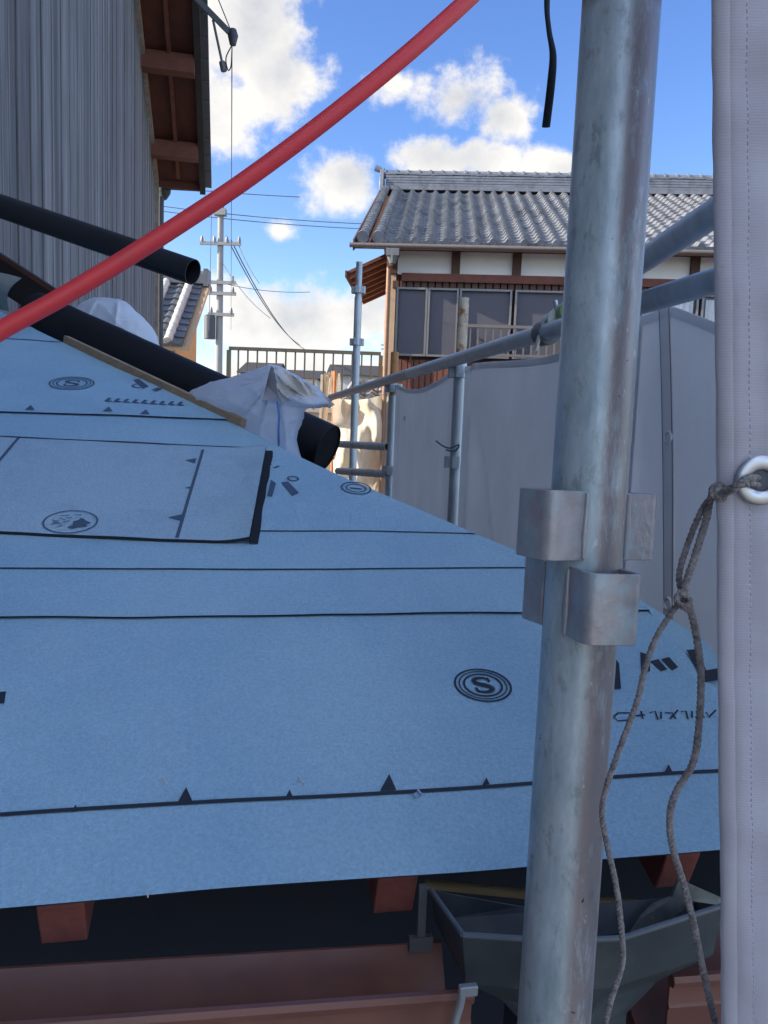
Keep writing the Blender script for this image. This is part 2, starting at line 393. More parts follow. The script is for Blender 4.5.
def slogo(px, py, r, m=0, ku=1.):
    cv, c_u = r_inv(px, py)
    ring(cv, c_u, r, r * .075, m, ku=ku); ring(cv, c_u, r * .85, r * .05, m, ku=ku); ring(cv, c_u, r * .68, r * .075, m, ku=ku)
    S = [(.27, .2), (.26, .34), (.12, .43), (-.1, .43), (-.26, .33), (-.27, .17), (-.12, .05), (.1, -.04), (.27, -.15), (.27, -.32), (.1, -.43), (-.12, -.43), (-.28, -.34), (-.29, -.18)]
    S = [(q.x, q.y) for q in spline([(a, b, 0) for a, b in S], 5)]
    n = len(S)
    for i in range(n - 1):     # thick-thin strokes
        k = i / n; w = .09 + .13 * math.sin(math.pi * k) ** 2
        vstroke([(cv + S[i][0] * r, c_u + ku * S[i][1] * r), (cv + S[i + 1][0] * r, c_u + ku * S[i + 1][1] * r)], w * r, m)
    for sx, sy in ((1, 1), (-1, -1)):
        vstroke([(cv + sx * .27 * r, c_u + ku * sy * .44 * r), (cv + sx * .27 * r, c_u + ku * sy * .14 * r)], .07 * r, m)
q_ = [(lerp(-60, 258, k / 40), lerp(434.5, 448.5, k / 40)) for k in range(41)]; pstroke(q_, .007)
for uu, ww in ((uA, .0055), (uC, .0045), (uD, .004), (uG, .007)): pline(uu, ww)
for x, s_ in ((75, .5), (185, 1.15), (289, .5), (388, 1.1), (486, .5), (668, .55), (-40, .5)):
    ay = lambda xx: 800 + (260 - xx) * .0665
    y = ay(x); ppoly([(x - 7.5 * s_, y + .5), (x + 7.5 * s_, y - .5), (x + 1 * s_, y - 15 * s_)])
slogo(483, 685, .0385, ku=.86)
slogo(72, 384, .0535, 1, ku=1.1)
# big characters and a line of small ones at the right hand end
ppoly([(610, 652), (619, 664), (621, 689), (610, 690)])
ppoly([(640, 653), (649, 656), (650, 672), (641, 671)]); ppoly([(650, 662), (658, 660), (667, 670), (661, 672)]); ppoly([(661, 660), (669, 658), (678, 668), (672, 671)])
ppoly([(686, 651), (697, 650), (706, 671), (718, 669), (718, 681), (703, 683)])
ppoly([(719, 664), (752, 660), (752, 671), (719, 675)])
K = [[(630, 713), (618, 713), (614, 717), (618, 721), (630, 720)], [(633, 716), (645, 715)], [(641, 711), (643, 719)], [(650, 713), (655, 711), (658, 720)], [(661, 712), (661, 719)], [(665, 713), (672, 713), (676, 719)],
     [(670, 719), (678, 710)], [(681, 712), (686, 711), (688, 719)], [(692, 711), (692, 718)], [(696, 712), (701, 710), (704, 718)], [(706, 712), (709, 717), (716, 710)]]
for k in K: pstroke(k, .0024)
# upper, fainter characters
ppoly([(267, 497), (272, 498), (276, 484), (271, 480)], 1); ppoly([(281, 483), (288, 482), (299, 494), (292, 497)], 1)
cv, c_u = r_inv(293, 479); ring(cv, c_u, .011, .0045, 1, 16)
for k in ([(258, 466), (264, 465)], [(266, 467), (271, 464)], [(274, 468), (279, 466)]): pstroke(k, .006, 1)
cv, c_u = r_inv(139, 387); ring(cv, c_u, .016, .005, 1, 16)
ppoly([(133, 381), (139, 380), (149, 388), (143, 390)], 1); ppoly([(152, 391), (158, 389), (163, 390), (156, 393)], 1)
for i in range(9):
    x = 106 + i * 9; y = 401 + i * .55
    pstroke([(x, y + 1.5), (x + 4, y - 2)], .009, 1); pstroke([(x + 2, y + 1.6), (x + 6, y + 1.2)], .008, 1)
cv, c_u = r_inv(356, 489); ring(cv, c_u, .03, .004, 1); ring(cv, c_u, .02, .003, 1); pstroke([(350, 489), (362, 490)], .006, 1)
cv, c_u = r_inv(-1, 700); vstroke([(cv - .02, c_u), (cv + .006, c_u + .004)], .022)
for x, y in ((108, 410), (145, 413), (30, 408)): ppoly([(x - 5, y + 3), (x + 5, y + 3.4), (x + 1, y - 2)], 1)
for x, y in ((-5, 343), (95, 349)): ppoly([(x - 3, y + 2), (x + 3, y + 2.4), (x + 1, y - 1)], 1)
nb = len(under.v)
under.v += pr.v; under.f += [tuple(i + nb for i in f) for f in pr.f]; under.m += [2 + k for k in pr.m]; under.s += pr.s
under.build('underlayment', [M['sheet'], M['edge'], M['print'], M['printw']], house)
# deck, eave batten, rafters, wall beneath
dk = MB()
def deckpt(v, u, h): return rp(v, u, h)
dk.add([rp(VMIN, .035, -.006), rp(.5, .035, -.006), rp(.5, hip_vu[0][1], -.006), rp(hipv(UTOP) - .02, UTOP, -.006), rp(VMIN, UTOP, -.006),
        rp(VMIN, .035, -.02), rp(.5, .035, -.02), rp(.5, hip_vu[0][1], -.02), rp(hipv(UTOP) - .02, UTOP, -.02), rp(VMIN, UTOP, -.02)],
       [(0, 1, 2, 3, 4), (9, 8, 7, 6, 5), (0, 5, 6, 1), (1, 6, 7, 2), (2, 7, 8, 3), (3, 8, 9, 4), (4, 9, 5, 0)])
dk.build('roof_deck', M['dark_wood'], house)
eb = MB(); eb.beam(rp(VMIN, .075, -.0265), rp(.52, .075, -.0265), .018, .010, rn); eb.build('eave_batten', M['batten'], house)
vs = [onp(63, 920, rp(0, .035), p), onp(395, 893, rp(0, .035), p), onp(676, 868, rp(0, .035), p)]
v0 = (vs[0] - O).dot(e); v1 = (vs[1] - O).dot(e); sp_ = v1 - v0
print('rafter spacing', sp_, (vs[2] - O).dot(e) - v1)
for k in range(-6, 3):
    v = v0 + k * sp_
    if k == 2: v = (vs[2] - O).dot(e)
    ue = .75
    while ue > .1 and hipv(ue) < v + .09: ue -= .02
    rb = MB(); rb.beam(rp(v, .014, -.0215 - .026), rp(v, ue, -.0215 - .026), .042, .052, rn); rb.build('rafter', M['red_wood'], house, bevel=.002)
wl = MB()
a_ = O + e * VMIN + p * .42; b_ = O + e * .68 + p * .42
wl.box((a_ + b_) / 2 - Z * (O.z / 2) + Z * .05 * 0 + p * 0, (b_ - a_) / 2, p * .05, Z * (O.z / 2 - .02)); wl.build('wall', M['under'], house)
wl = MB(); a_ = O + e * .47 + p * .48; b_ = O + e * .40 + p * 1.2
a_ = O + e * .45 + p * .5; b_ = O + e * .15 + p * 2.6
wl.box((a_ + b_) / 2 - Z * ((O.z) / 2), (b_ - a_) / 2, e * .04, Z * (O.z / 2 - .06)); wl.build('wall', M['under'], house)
# conduit showing inside the eave
cdm = MB(); q0 = onp(425, 884, O + p * .16, p); q1 = onp(660, 907, O + p * .13, p)
cdm.tube([q0, q1], .006, 10); cdm.build('conduit', mat('tan_conduit', (.34, .25, .12), .6), house)
# hip board: raw edge of timber along the hip
hb = MB(); hp = [(62, 336), (120, 364), (180, 393), (238, 421)]
pp = []
for x, y in hp:
    v, u = r_inv(x, y + 5); pp.append(rp(v + .012, u, .006))
for a, b in zip(pp, pp[1:]): hb.beam(a, b, .016, .022)
hb.build('hip_board', M['tan_wood'], house)
# gutter: U section with rolled front lip
gb0 = onp(0, 969, O + p * .005, p); gb1 = onp(440, 943, O + p * .005, p)
gf0 = onp(0, 1014, O - p * .085, p); gf1 = onp(440, 984, O - p * .085, p)
gd = (gb1 - gb0).normalized()
def gutter_run(t0, t1):
    bb = MB(); sec = []
    zb = gb0.z; zf = gf0.z
    prof = [(.005, zb), (-.014, zb - .035), (-.032, zb - .062), (-.055, zb - .078), (-.078, zb - .076), (-.087, zb - .06), (-.089, zf - .006), (-.092, zf), (-.097, zf), (-.099, zf - .005), (-.0975, zf - .011), (-.0915, zf - .013)]
    prof2 = [(-.0915, zf - .03), (-.0935, zf - .034), (-.0915, zf - .038), (-.091, zb - .062), (-.08, zb - .0915), (-.05, zb - .101), (-.018, zb - .088), (.002, zb - .045), (.008, zb)]
    pf = prof + prof2; n = len(pf)
    base = V((gb0.x, gb0.y, 0)); dz = gd.z / gd.dot(e)
    vs = []
    for t in (t0, t1):
        for a, z in pf: vs.append(O + e * t + p * a + Z * (z - O.z + dz * (t - (gb0 - O).dot(e))))
    bb.add(vs, [(i, (i + 1) % n, n + (i + 1) % n, n + i) for i in range(n)], 0, True)
    bb.add(vs, [tuple(range(n))[::-1]]); bb.add(vs, [tuple(range(n, 2 * n))]); return bb
gv1 = (onp(455, 960, O - p * .04, p) - O).dot(e)
gutter_run(VMIN, gv1).build('gutter', M['gutter'], house, sharp=35)
gv2 = (onp(640, 960, O - p * .04, p) - O).dot(e)
gutter_run(gv2, .75).build('gutter', M['gutter'], house, sharp=35)
# hopper head: wide mouth, sloping throat, square outlet
hc = at(560, 930, .63)
def hp3(x, y, dp): return onp(x, y, O - p * dp, p)
rimf = [hp3(463, 935, .10), hp3(560, 941, .125), hp3(622, 938, .125), hp3(722, 906, .10)]
rimb = [hp3(690, 902, .0), hp3(610, 908, -.0), hp3(520, 906, -.0), hp3(431, 890, .0)]
rim = rimf + rimb
cx = sum((q for q in rim), V((0, 0, 0))) / len(rim)
lo1 = []
for q in rim:
    d = q - cx; lo1.append(cx + e * d.dot(e) * .955 + p * d.dot(p) * .955 + Z * (-.030 if q in rimb else -.022))
ctr = cx - e * .005
lo2 = [];  lo3 = []
for q in rim:
    d = q - cx; lo2.append(ctr + e * d.dot(e) * .62 + p * d.dot(p) * .66 - Z * .052); lo3.append(ctr + e * d.dot(e) * .40 + p * d.dot(p) * .5 - Z * .088)
lo4 = [q - Z * .5 for q in lo3]
hm = MB(); n = len(rim)
rim_up = [q + Z * .0 for q in rim]
rings_ = [rim_up, lo1, lo2, lo3, lo4]
vs = [q for rg in rings_ for q in rg]
hm.add(vs, [(k * n + i, k * n + (i + 1) % n, (k + 1) * n + (i + 1) % n, (k + 1) * n + i) for k in range(4) for i in range(n)], 0)
# thicker rolled rim and an upstand at the far right
hop = hm.build('gutter_hopper', M['hopper'], house, solid=.0035, bevel=.001)
rm_ = MB(); rm_.tube(rimf, .0025, 8); rm_.tube([rimf[0], rimb[-1]], .0025, 8); rm_.build('rim', mat('pale_rim', (.12, .14, .16), .45), hop)
fl = MB(); f0 = [hp3(628, 940, .03), hp3(642, 918, .025), hp3(655, 905, .02), hp3(672, 898, .02), hp3(679, 880, .02), hp3(724, 900, .02), hp3(724, 925, .03)]
fl.prism(f0, p * .004); fl.build('flange', mat('dusty_hopper', (.19, .20, .185), .7, var=.3, scale=30, col2=(.34, .31, .2), c2lo=.55, c2hi=.66, c2scale=60), hop)
ck = MB(); a = hp3(468, 990, .12); ck.box(a, e * .008, p * .003, Z * .0045); ck.tube(spline([a - e * .005, a - e * .006 - Z * .012, a - e * .010 - Z * .03, a - e * .012 - Z * .06], 5), .0035, 8); ck.build('gutter_clip', M['galv_mid'], house, bevel=.001)
ck = MB(); a = hp3(421, 932, .0); ck.box(a + Z * .02, e * .004, p * .002, Z * .03); ck.box(a - Z * .012, e * .012, p * .003, Z * .008); ck.build('gutter_bracket', M['galv_dull'], house)

# loose offcut of underlayment lying on the roof
ofm = MB()
oc = [r_inv(-150, 529), r_inv(249, 546), r_inv(266, 451), r_inv(-190, 432)]
oc = [V((a, b, 0)) for a, b in oc]
def ofp(a, b, off=0):
    q = lerp(lerp(oc[0], oc[1], a), lerp(oc[3], oc[2], a), b)
    h = .006 + .010 * max(0, (a - .9) / .1) ** 2 + .003 * nz(a * 5, b * 3, 3) + .004 * max(0, 1 - b / .1) * abs(nz(a * 4, 2, 8))
    return surf(q.x, q.y, h + off)
ofm.grid(lambda a, b: ofp(a, b), 60, 24)
ofm.grid(lambda a, b: ofp(a, 0, -.006 * b), 60, 1, 1, flip=True)
ofm.grid(lambda a, b: ofp(1, a, 0) - rn * .014 * b + e * .0, 24, 1, 1, flip=True)
ofm.grid(lambda a, b: ofp(1, a, -.012) + e * (.015 + .005 * nz(a * 5, 3)) * b - rn * .002, 24, 1, 1)  # dark strip past the edge: black underside and edge shadow in one colour
ofm.grid(lambda a, b: ofp(a, 1, .0) + sl * .006 * b - rn * .002 * b, 60, 1, 1)
def of_inv(px, py):            # to the offcut's own a,b
    v, u = r_inv(px, py + 0.0); q = V((v, u, 0)); a, b = .5, .5
    for _ in range(30):
        c = lerp(lerp(oc[0], oc[1], a), lerp(oc[3], oc[2], a), b); da = lerp(oc[1] - oc[0], oc[2] - oc[3], b); db = lerp(oc[3] - oc[0], oc[2] - oc[1], a)
        d = q - c; det = da.x * db.y - da.y * db.x
        a += (d.x * db.y - d.y * db.x) / det; b += (da.x * d.y - da.y * d.x) / det
    return a, b
def ofstroke(px, wpx, m=2):
    ab = [of_inv(*q) for q in px]; w3 = [ofp(*q, .0012) for q in ab]
    for i in range(len(w3) - 1):
        t = (w3[i + 1] - w3[i]).normalized(); nn = rn.cross(t) * wpx / 2
        ofm.add([w3[i] - nn, w3[i + 1] - nn, w3[i + 1] + nn, w3[i] + nn], [(0, 1, 2, 3)], m)
def dense(a, b, n=10): return [(lerp(a[0], b[0], k / n), lerp(a[1], b[1], k / n)) for k in range(n + 1)]
ofstroke(dense((177, 542), (203, 452)), .006); ofstroke(dense((-30, 500), (19, 441)), .006)
for t, s_ in (((181, 521), 1), ((195, 463), .75), ((190, 491), .4)):
    x, y = t; ofm.add([ofp(*of_inv(*q), .0012) for q in ((x - 13 * s_, y), (x + 2 * s_, y - 3 * s_), (x, y + 4 * s_))], [(0, 1, 2)], 2)
lc = of_inv(71, 526); c3 = ofp(*lc)
def ofring(r, w, n=40, ku=1.): 
    for k in range(n):
        q = []
        for kk, rr in ((k, r - w / 2), (k + 1, r - w / 2), (k + 1, r + w / 2), (k, r + w / 2)):
            an = 2 * math.pi * kk / n; q.append(c3 + e * rr * math.cos(an) + sl * rr * ku * math.sin(an) + rn * .0022)
        ofm.add(q, [(0, 3, 2, 1)], 2)
ofring(.043, .0028, ku=.98)
peak = [(-.002, -.022), (.006, -.012), (.004, .0), (.012, .006), (.014, .014), (.02, .010), (.024, .004), (.034, -.004), (.026, -.010), (.03, -.017), (.014, -.020), (.010, -.026)]
ofm.add([c3 + e * a + sl * b + rn * .0022 for a, b in peak], [tuple(range(len(peak)))], 2)
for a0, b0, a1, b1 in ((-.03, -.012, -.018, -.004), (-.03, .004, -.02, .0), (-.02, .012, -.01, .006), (-.018, -.02, -.01, -.014), (-.012, -.004, -.002, .004), (-.02, .022, -.006, .024), (.002, .026, .014, .026), (-.01, .014, 0, .014), (-.028, -.002, -.014, -.010)):
    d = (e * (a1 - a0) + sl * (b1 - b0)).normalized(); nn = rn.cross(d) * .0011
    q0 = c3 + e * a0 + sl * b0 + rn * .0022; q1 = c3 + e * a1 + sl * b1 + rn * .0022
    ofm.add([q0 - nn, q1 - nn, q1 + nn, q0 + nn], [(0, 1, 2, 3)], 2)
tag(ofm.build('underlayment_offcut', [M['offcut'], M['edge'], M['printw']]), 'loose rectangular piece of blue underlayment lying crooked on the roof, with a round mountain stamp', 'roofing sheet')
# bits lying on the roof
def bit(px, py, name, label, cat, mm, L_, w, ang):
    v, u = r_inv(px, py); b = MB(); d = e * math.cos(ang) + sl * math.sin(ang); n_ = rn.cross(d)
    b.box(surf(v, u, .0035), d * L_, n_ * w, rn * .0012); b.box(surf(v, u, .0055) + d * L_ * .6, d * L_ * .3, n_ * w * 1.3, rn * .0014)
    return tag(b.build(name, mm), label, cat)
bit(417, 797, 'screw', 'small shiny metal scrap beside the lap line left of the pole', 'scrap', M['steel'], .0042, .0028, .4)
scr = mat('pale_fibre', (.6, .6, .6), .7)
bit(165, 784, 'fibre', 'short white fibre above the large triangle mark left of the lap line', 'scrap', scr, .005, .0006, 2.3)
bit(301, 783, 'fibre', 'short white fibre between two triangle marks near the middle of the roof', 'scrap', scr, .005, .0006, 2.2)
bit(148, 898, 'fibre', 'short white fibre hanging at the lower eave edge of the blue sheet', 'scrap', scr, .003, .0006, 1.7)

# ------------------------------------------------------------------ near scaffold pole with wedge pockets
pb = at(553.5, 1024, .480); pt = at(621.5, 0, .512)
ax = (pt - pb).normalized()
pole_bot = pb - ax * ((pb.z - 0) / ax.z); pole_top = pt + ax * .45
RP = .0243
base = pb + (pt - pb) * .5
pole = thing('scaffold_pole', pole_bot, 'stout galvanised scaffold pole close to the camera, stained brown, with square wedge pockets', 'scaffold pole')
# rotate part frame handled by direct coordinates; stain follows pole axis through object space of a mesh drawn along its own axis
pm = MB(); Lp = (pole_top - pole_bot).length
pm.tube([V((0, 0, 0)), V((0, 0, Lp * .5)), V((0, 0, Lp))], RP, 64)
pm_ob = pm.build('tube', M['galv'], None, loc=(0, 0, (base - pole_bot).length))
pm_ob.parent = pole; rot = ax.to_track_quat('Z', 'Y'); xx = (V((1, 0, 0)) - ax * ax.x).normalized(); yy = ax.cross(xx)
mm = Matrix((xx, yy, ax)).transposed().to_4x4(); mm.translation = base - pole_bot; pm_ob.matrix_local = mm
def pocket(cz, az, name='wedge_pocket', ax=ax, par=pole, hh=.0218, rp_=RP, mt=None, hw=.0182, out=.0455):
    d = (xx * math.cos(az) + yy * math.sin(az)); s_ = ax.cross(d); b = MB()
    th = .0032; st = math.sqrt(max(rp_ ** 2 - hw ** 2, 0)) - .003; rc = .0075
    def prof(off):
        h_, o_, r_ = hw - off, out - off, max(.002, rc - off); q = [(st, -h_)]
        for k in range(7):
            t = k / 6 * math.pi / 2; q.append((o_ - r_ + r_ * math.sin(t), -h_ + r_ - r_ * math.cos(t)))
        return q + [(x, -y) for x, y in q[::-1]]
    po, pi_ = prof(0), prof(th); n = len(po)
    def pt_(q, z): return cz + d * q[0] + s_ * q[1] + ax * z
    rings_ = [[pt_(q, -hh) for q in po], [pt_(q, hh) for q in po], [pt_(q, hh) for q in pi_], [pt_(q, -hh) for q in pi_]]
    vs_ = [q for r in rings_ for q in r]
    b.add(vs_, [(k * n + i, k * n + i + 1, ((k + 1) % 4) * n + i + 1, ((k + 1) % 4) * n + i) for k in range(4) for i in range(n - 1)], 0, True)
    b.add([rings_[k][0] for k in range(4)], [(3, 2, 1, 0)]); b.add([rings_[k][-1] for k in range(4)], [(0, 1, 2, 3)])
    # rounded corner welds
    for sg in (-1, 1):
        wp = cz + d * (st + .004) + s_ * sg * (hw + .0005)
        b.tube([wp - ax * hh * .95, wp - ax * hh * .3 + d * .0006, wp + ax * hh * .4, wp + ax * hh * .95], [.0014, .002, .0017, .0015], 8)
    return b.build(name, mt or M['pocket'], par, bevel=.0008)
def axis_at(y): 
    # point of the pole axis seen at picture row y
    t = (1024 - y) / 1024; lo, hi = -1., 2.
    q = pb + (pt - pb) * t
    for _ in range(20):
        w = q - cam_loc; yy_ = 512 - F * w.dot(cu) / w.dot(fwd); q += ax * ((yy_ - y) / F * .5)
    return q
cU, cL = axis_at(524), axis_at(597)
pocket(cU, R(206)); pocket(cU + ax * .0, R(25)); pocket(cL, R(281)); pocket(cL, R(114))

# ------------------------------------------------------------------ fence of scaffold posts and grey sheets
def fl_pt(d, z=0, out=0):
    w = V((-.229, 1, 0)).normalized(); n = V((w.y, -w.x, 0))
    return V((.935 - .229 * d, d, 0)) + n * out + Z * z
fw = V((-.229, 1, 0)).normalized(); fn_ = V((fw.y, -fw.x, 0))
zl = CAMZ + .29
xx0, yy0 = xx, yy
def post(d, ztop, label, mats, coup, pk=True, lean=0.0):
    b = fl_pt(d); t = thing('scaffold_post', b, label, 'scaffold post', 'scaffold posts along the sheeted fence')
    q = MB(); q.pipe(b, V((b.x + lean, b.y, ztop - .22)), RP, n=20); q.build('tube', mats[0], t)
    q = MB(); q.pipe(V((b.x + lean * .9, b.y, ztop - .22)), V((b.x + lean, b.y, ztop)), .0205, n=20); q.build('spigot', mats[1], t)
    for z in coup:
        global xx, yy
        xx, yy = fw, fn_
        for az in (0, 90, 180, 270):
            pocket(V((b.x + lean * .8, b.y, z)), R(az + 20), ax=Z, par=t, mt=M['galv_far'])
    xx, yy = xx0, yy0
    return t
z452 = at(459, 298, 2.91).z
post(2.91, z452, 'blue-grey scaffold post with rusty cream top standing between two grey sheets', [M['galv_far'], M['rust_cream']], [at(450, 462, 2.91).z, at(455, 372, 2.91).z])
post(3.97, at(389, 352, 3.97).z, 'far scaffold post at the outer end of the grey sheet, orange-brown top', [M['galv_far'], mat('orange_rust', (.4, .2, .08), .7, var=.3, scale=30)], [at(389, 388, 3.97).z, at(388, 470, 3.97).z])
post(5.03, at(357, 262, 5.03).z, 'tall thin scaffold post farthest away, standing before the railing', [M['galv_far'], M['galv_far']], [at(353, 342, 5.03).z, at(356, 290, 5.03).z])
post(1.85, zl + .05, 'scaffold post behind the stout near pole', [M['galv_far'], M['galv_far']], [zl - .5])
# ledgers
_w = fl_pt(2, CAMZ, -.047)
L0, L1 = onp(642, 303, _w, fn_), onp(352, 391, _w, fn_); ldir = (L1 - L0).normalized()
led = MB(); led.pipe(L0 - ldir * 1.0, L0 + ldir * 1.9, .0235, n=24); led.pipe(L0 + ldir * 1.9, L1 + ldir * .9, .0235, n=24, mat=1)
tag(led.build('ledger_pipe', [M['galv_far'], M['galv_mid']]), 'long scaffold pipe running along the top of the grey sheets', 'scaffold pipe', 'scaffold pipes of the fence')
for y, lab in ((446, 'upper of two short pale pipes in front of the cream tarpaulin'), (473, 'lower of two short pale pipes in front of the cream tarpaulin')):
    b = MB(); b.pipe(at(338, y - 2, 4.75), at(388, y + 1, 3.95), .0215, n=16); tag(b.build('ledger_pipe', M['galv_light']), lab, 'scaffold pipe', 'scaffold pipes of the fence')
br0 = at(556, 318, 2.12); br1 = at(716, 212, 1.3)
brd = (br1 - br0)
b = MB(); b.pipe(br0, br1 + brd * .6, RP, n=24); tag(b.build('brace_pipe', M['galv_far']), 'sloping scaffold brace rising to the right behind the near pole', 'scaffold pipe')
# clamp where the brace meets the ledger
ck = thing('pipe_clamp', at(556, 326, 2.05), 'grey pipe clamp with green tape joining brace and top pipe', 'clamp')
cc = at(556, 322, 2.05)
b = MB(); b.tube([cc - brd.normalized() * .03, cc + brd.normalized() * .03], .032, 14); b.build('jaw', M['galv_light'], ck)
b = MB(); c2 = at(546, 333, 2.08); b.tube([c2 - fw * .025, c2 + fw * .025], .033, 14); b.build('jaw', M['galv_dull'], ck)
b = MB(); b.tube([c2 + V((-.03, -.02, -.05)), c2 + V((-.012, -.03, .03))], .006, 8); b.tube([cc + V((.01, -.03, -.03)), cc + V((-.012, -.03, .05))], .006, 8); b.build('bolt', M['steel'], ck)
b = MB(); c4 = at(568, 312, 2.0); b.tube([c4 - brd.normalized() * .016, c4 + brd.normalized() * .016], .0275, 14); b.build('tape', M['green_tape'], ck)
b = MB(); wz = at(450, 448, 2.86); k = [at(436, 441, 2.8), at(443, 446, 2.82), at(450, 448, 2.84), at(459, 445, 2.84), at(455, 451, 2.85), at(446, 450, 2.84)]
b.tube(spline(k, 6), .003, 8); tag(b.build('wire_tie', M['greywire']), 'twisted dark wire tied round the scaffold post between the sheets', 'wire tie')

def sheet(name, d0, d1, ztop, label, seed, folds, zbot=-1.6, eyel=(), out=.0, hem=False, amp=3.4):
    t = thing(name, fl_pt((d0 + d1) / 2, 0), label, 'sheet', 'grey sheets hung on the scaffold fence')
    def sp(a, b_):
        d = lerp(d0, d1, a); zt = ztop(a); z = CAMZ + lerp(zt, zbot, b_)
        o = out
        for (fa, fb, amp, wd) in folds:
            c = lerp(fa, fb, b_); o += amp * math.exp(-((a - c) / wd) ** 2) * (min(1, b_ * 6) * .7 + .3)
        o += amp * .022 * nz(a * 4 + seed + b_ * 2.2, b_ * 1.6 - a, seed) + amp * .010 * nz(a * 11 + b_ * 6, b_ * 3, seed + 3) + amp * .014 * (1 - abs(nz(a * 2.3 - b_ * 2.6 + seed, b_ * .8, seed + 5)) * 2) ** 3 * min(1, b_ * 5)
        for ca, sg in ((0., 1), (1., -1)):
            aa, bb = (a - ca) * sg * abs(d1 - d0), b_ * 1.9; th_ = math.atan2(bb, aa + 1e-4); rr = math.hypot(aa, bb)
            o += .045 * amp / 2.3 * max(0, 1 - abs(nz(th_ * 5.5 + seed, ca * 5, seed)) * 3.2) ** 1.5 * min(1, rr * 3) * max(0, 1 - rr / 1.5)
        return fl_pt(d, z, o)
    b = MB(); b.grid(sp, 70, 60); b.build('cloth', M['mesh_sheet'], t)
    b = MB()
    def hp_(a, c):
        q = sp(a, .012 * c); return q - fn_ * .003
    b.grid(hp_, 70, 2); b.build('hem', M['hemmesh'], t)
    if hem:
        b = MB(); wdt = .035 / abs(d1 - d0); s0 = hem
        for k in range(60):
            s0 = hem - .32 * k / 60
            pts = [sp(s0 - (.32 / 60 if v > k / 60 else 0) + (wdt if j else 0), v) - fn_ * .006 for v in (k / 60, (k + 1) / 60) for j in (0, 1)]
            b.add([pts[0], pts[1], pts[3], pts[2]], [(0, 1, 2, 3)], 0, True)
            for j in (0.02, .95):
                q0 = sp(s0 + wdt * j, k / 60) - fn_ * .0085; q1 = sp(s0 - .32 / 60 + wdt * j, (k + 1) / 60) - fn_ * .0085
                w_ = fw * .0015; b.add([q0 - w_, q0 + w_, q1 + w_, q1 - w_], [(0, 1, 2, 3)], 1)
        b.build('seam', [M['seamcloth'], M['tarp_line']], t)
    for (a, v) in eyel:
        c = sp(a, v) - fn_ * .008; b = MB()
        pts = [c + fw * .012 * math.cos(q) + Z * .012 * math.sin(q) for q in [2 * math.pi * i / 20 for i in range(21)]]
        b.tube(pts, .0034, 8, caps=False); b.build('eyelet', M['white_ring'], t)
    return t
sheet('scaffold_sheet', 2.96, 3.93, lambda a: .255 - .05 * math.sin(math.pi * a) ** 1 - .01 * a, 'far grey scaffold sheet hanging between two scaffold posts', 1.3, [(.05, .08, .03, .03), (.3, .7, -.02, .06), (.95, .9, .03, .04)], eyel=[(.75, .08), (.06, .15)])
sheet('scaffold_sheet', 1.69, 2.86, lambda a: .255 - .03 * math.sin(math.pi * a) ** 2 - .015 * math.sin(math.pi * a * 2 + .5) * .5, 'broad grey scaffold sheet with soft creases hanging behind the near pole', 4.1,
      [(.95, .25, .022, .035), (.9, .75, -.025, .03), (.97, .93, .03, .02), (.2, .55, .02, .12), (.55, .3, -.012, .1)], eyel=[(.3, .1)])
sheet('scaffold_sheet', .75, 1.75, lambda a: .283 - .357 * (.87 - a) if .6 < a < .87 else (.283 - .05 * (a - .87) if a >= .87 else .187 - .05 * (.6 - a)), 'grey scaffold sheet with stitched seam and eyelets beside the near white curtain', 7.7,
      [(.8, .3, .014, .10), (.62, .1, .014, .09), (.7, .75, -.012, .08)], eyel=[(.84, .14), (.787, .315)], out=.02, hem=.87, amp=1.3)

# ------------------------------------------------------------------ near curtain at the right, its eyelet and twine
ct = thing('scaffold_curtain', at(742, 1010, .43) - Z * .3, 'pale lilac-grey scaffold curtain with stitched hem at the right edge, very near', 'curtain')
ce0 = at(705, -330, .42); ce1 = at(719, 1090, .42)
cdir = V((1, -.12, 0)).normalized(); cnr = V((-.12, -1, 0)).normalized()
def cpt(a, b_, off=0):       # a metres from the hem edge, b_ 0..1 down
    q = lerp(ce0, ce1, b_)
    o = .004 * nz(a * 18, b_ * 3, 5) + .0015 * nz(a * 60, b_ * 14, 2) + .004 * nz(a * 8, b_ * 34, 6) * min(1, a / .03) + .006 * math.sin(a * 30 + 1)
    return q + cdir * a + cnr * (o + off)
CW = .42
b = MB(); b.grid(lambda a, v: cpt(.006 + a ** 1.3 * CW, v), 90, 110); b.grid(lambda a, v: cpt(.006 + a ** 1.3 * CW, v, -.0015), 90, 110, flip=True); b.build('cloth', M['cloth'], ct)
b = MB()
def hem(a, v):
    q = 2 * math.pi * a; return cpt(.0058 + .0058 * math.cos(q) + .0006 * nz(v * 40, 1, 1), v, .0032 * math.sin(q))
b.grid(hem, 14, 160)
b.grid(lambda a, v: cpt(.004 + .013 * a, v, .0016 + .0016 * math.sin(math.pi * a)), 8, 160)
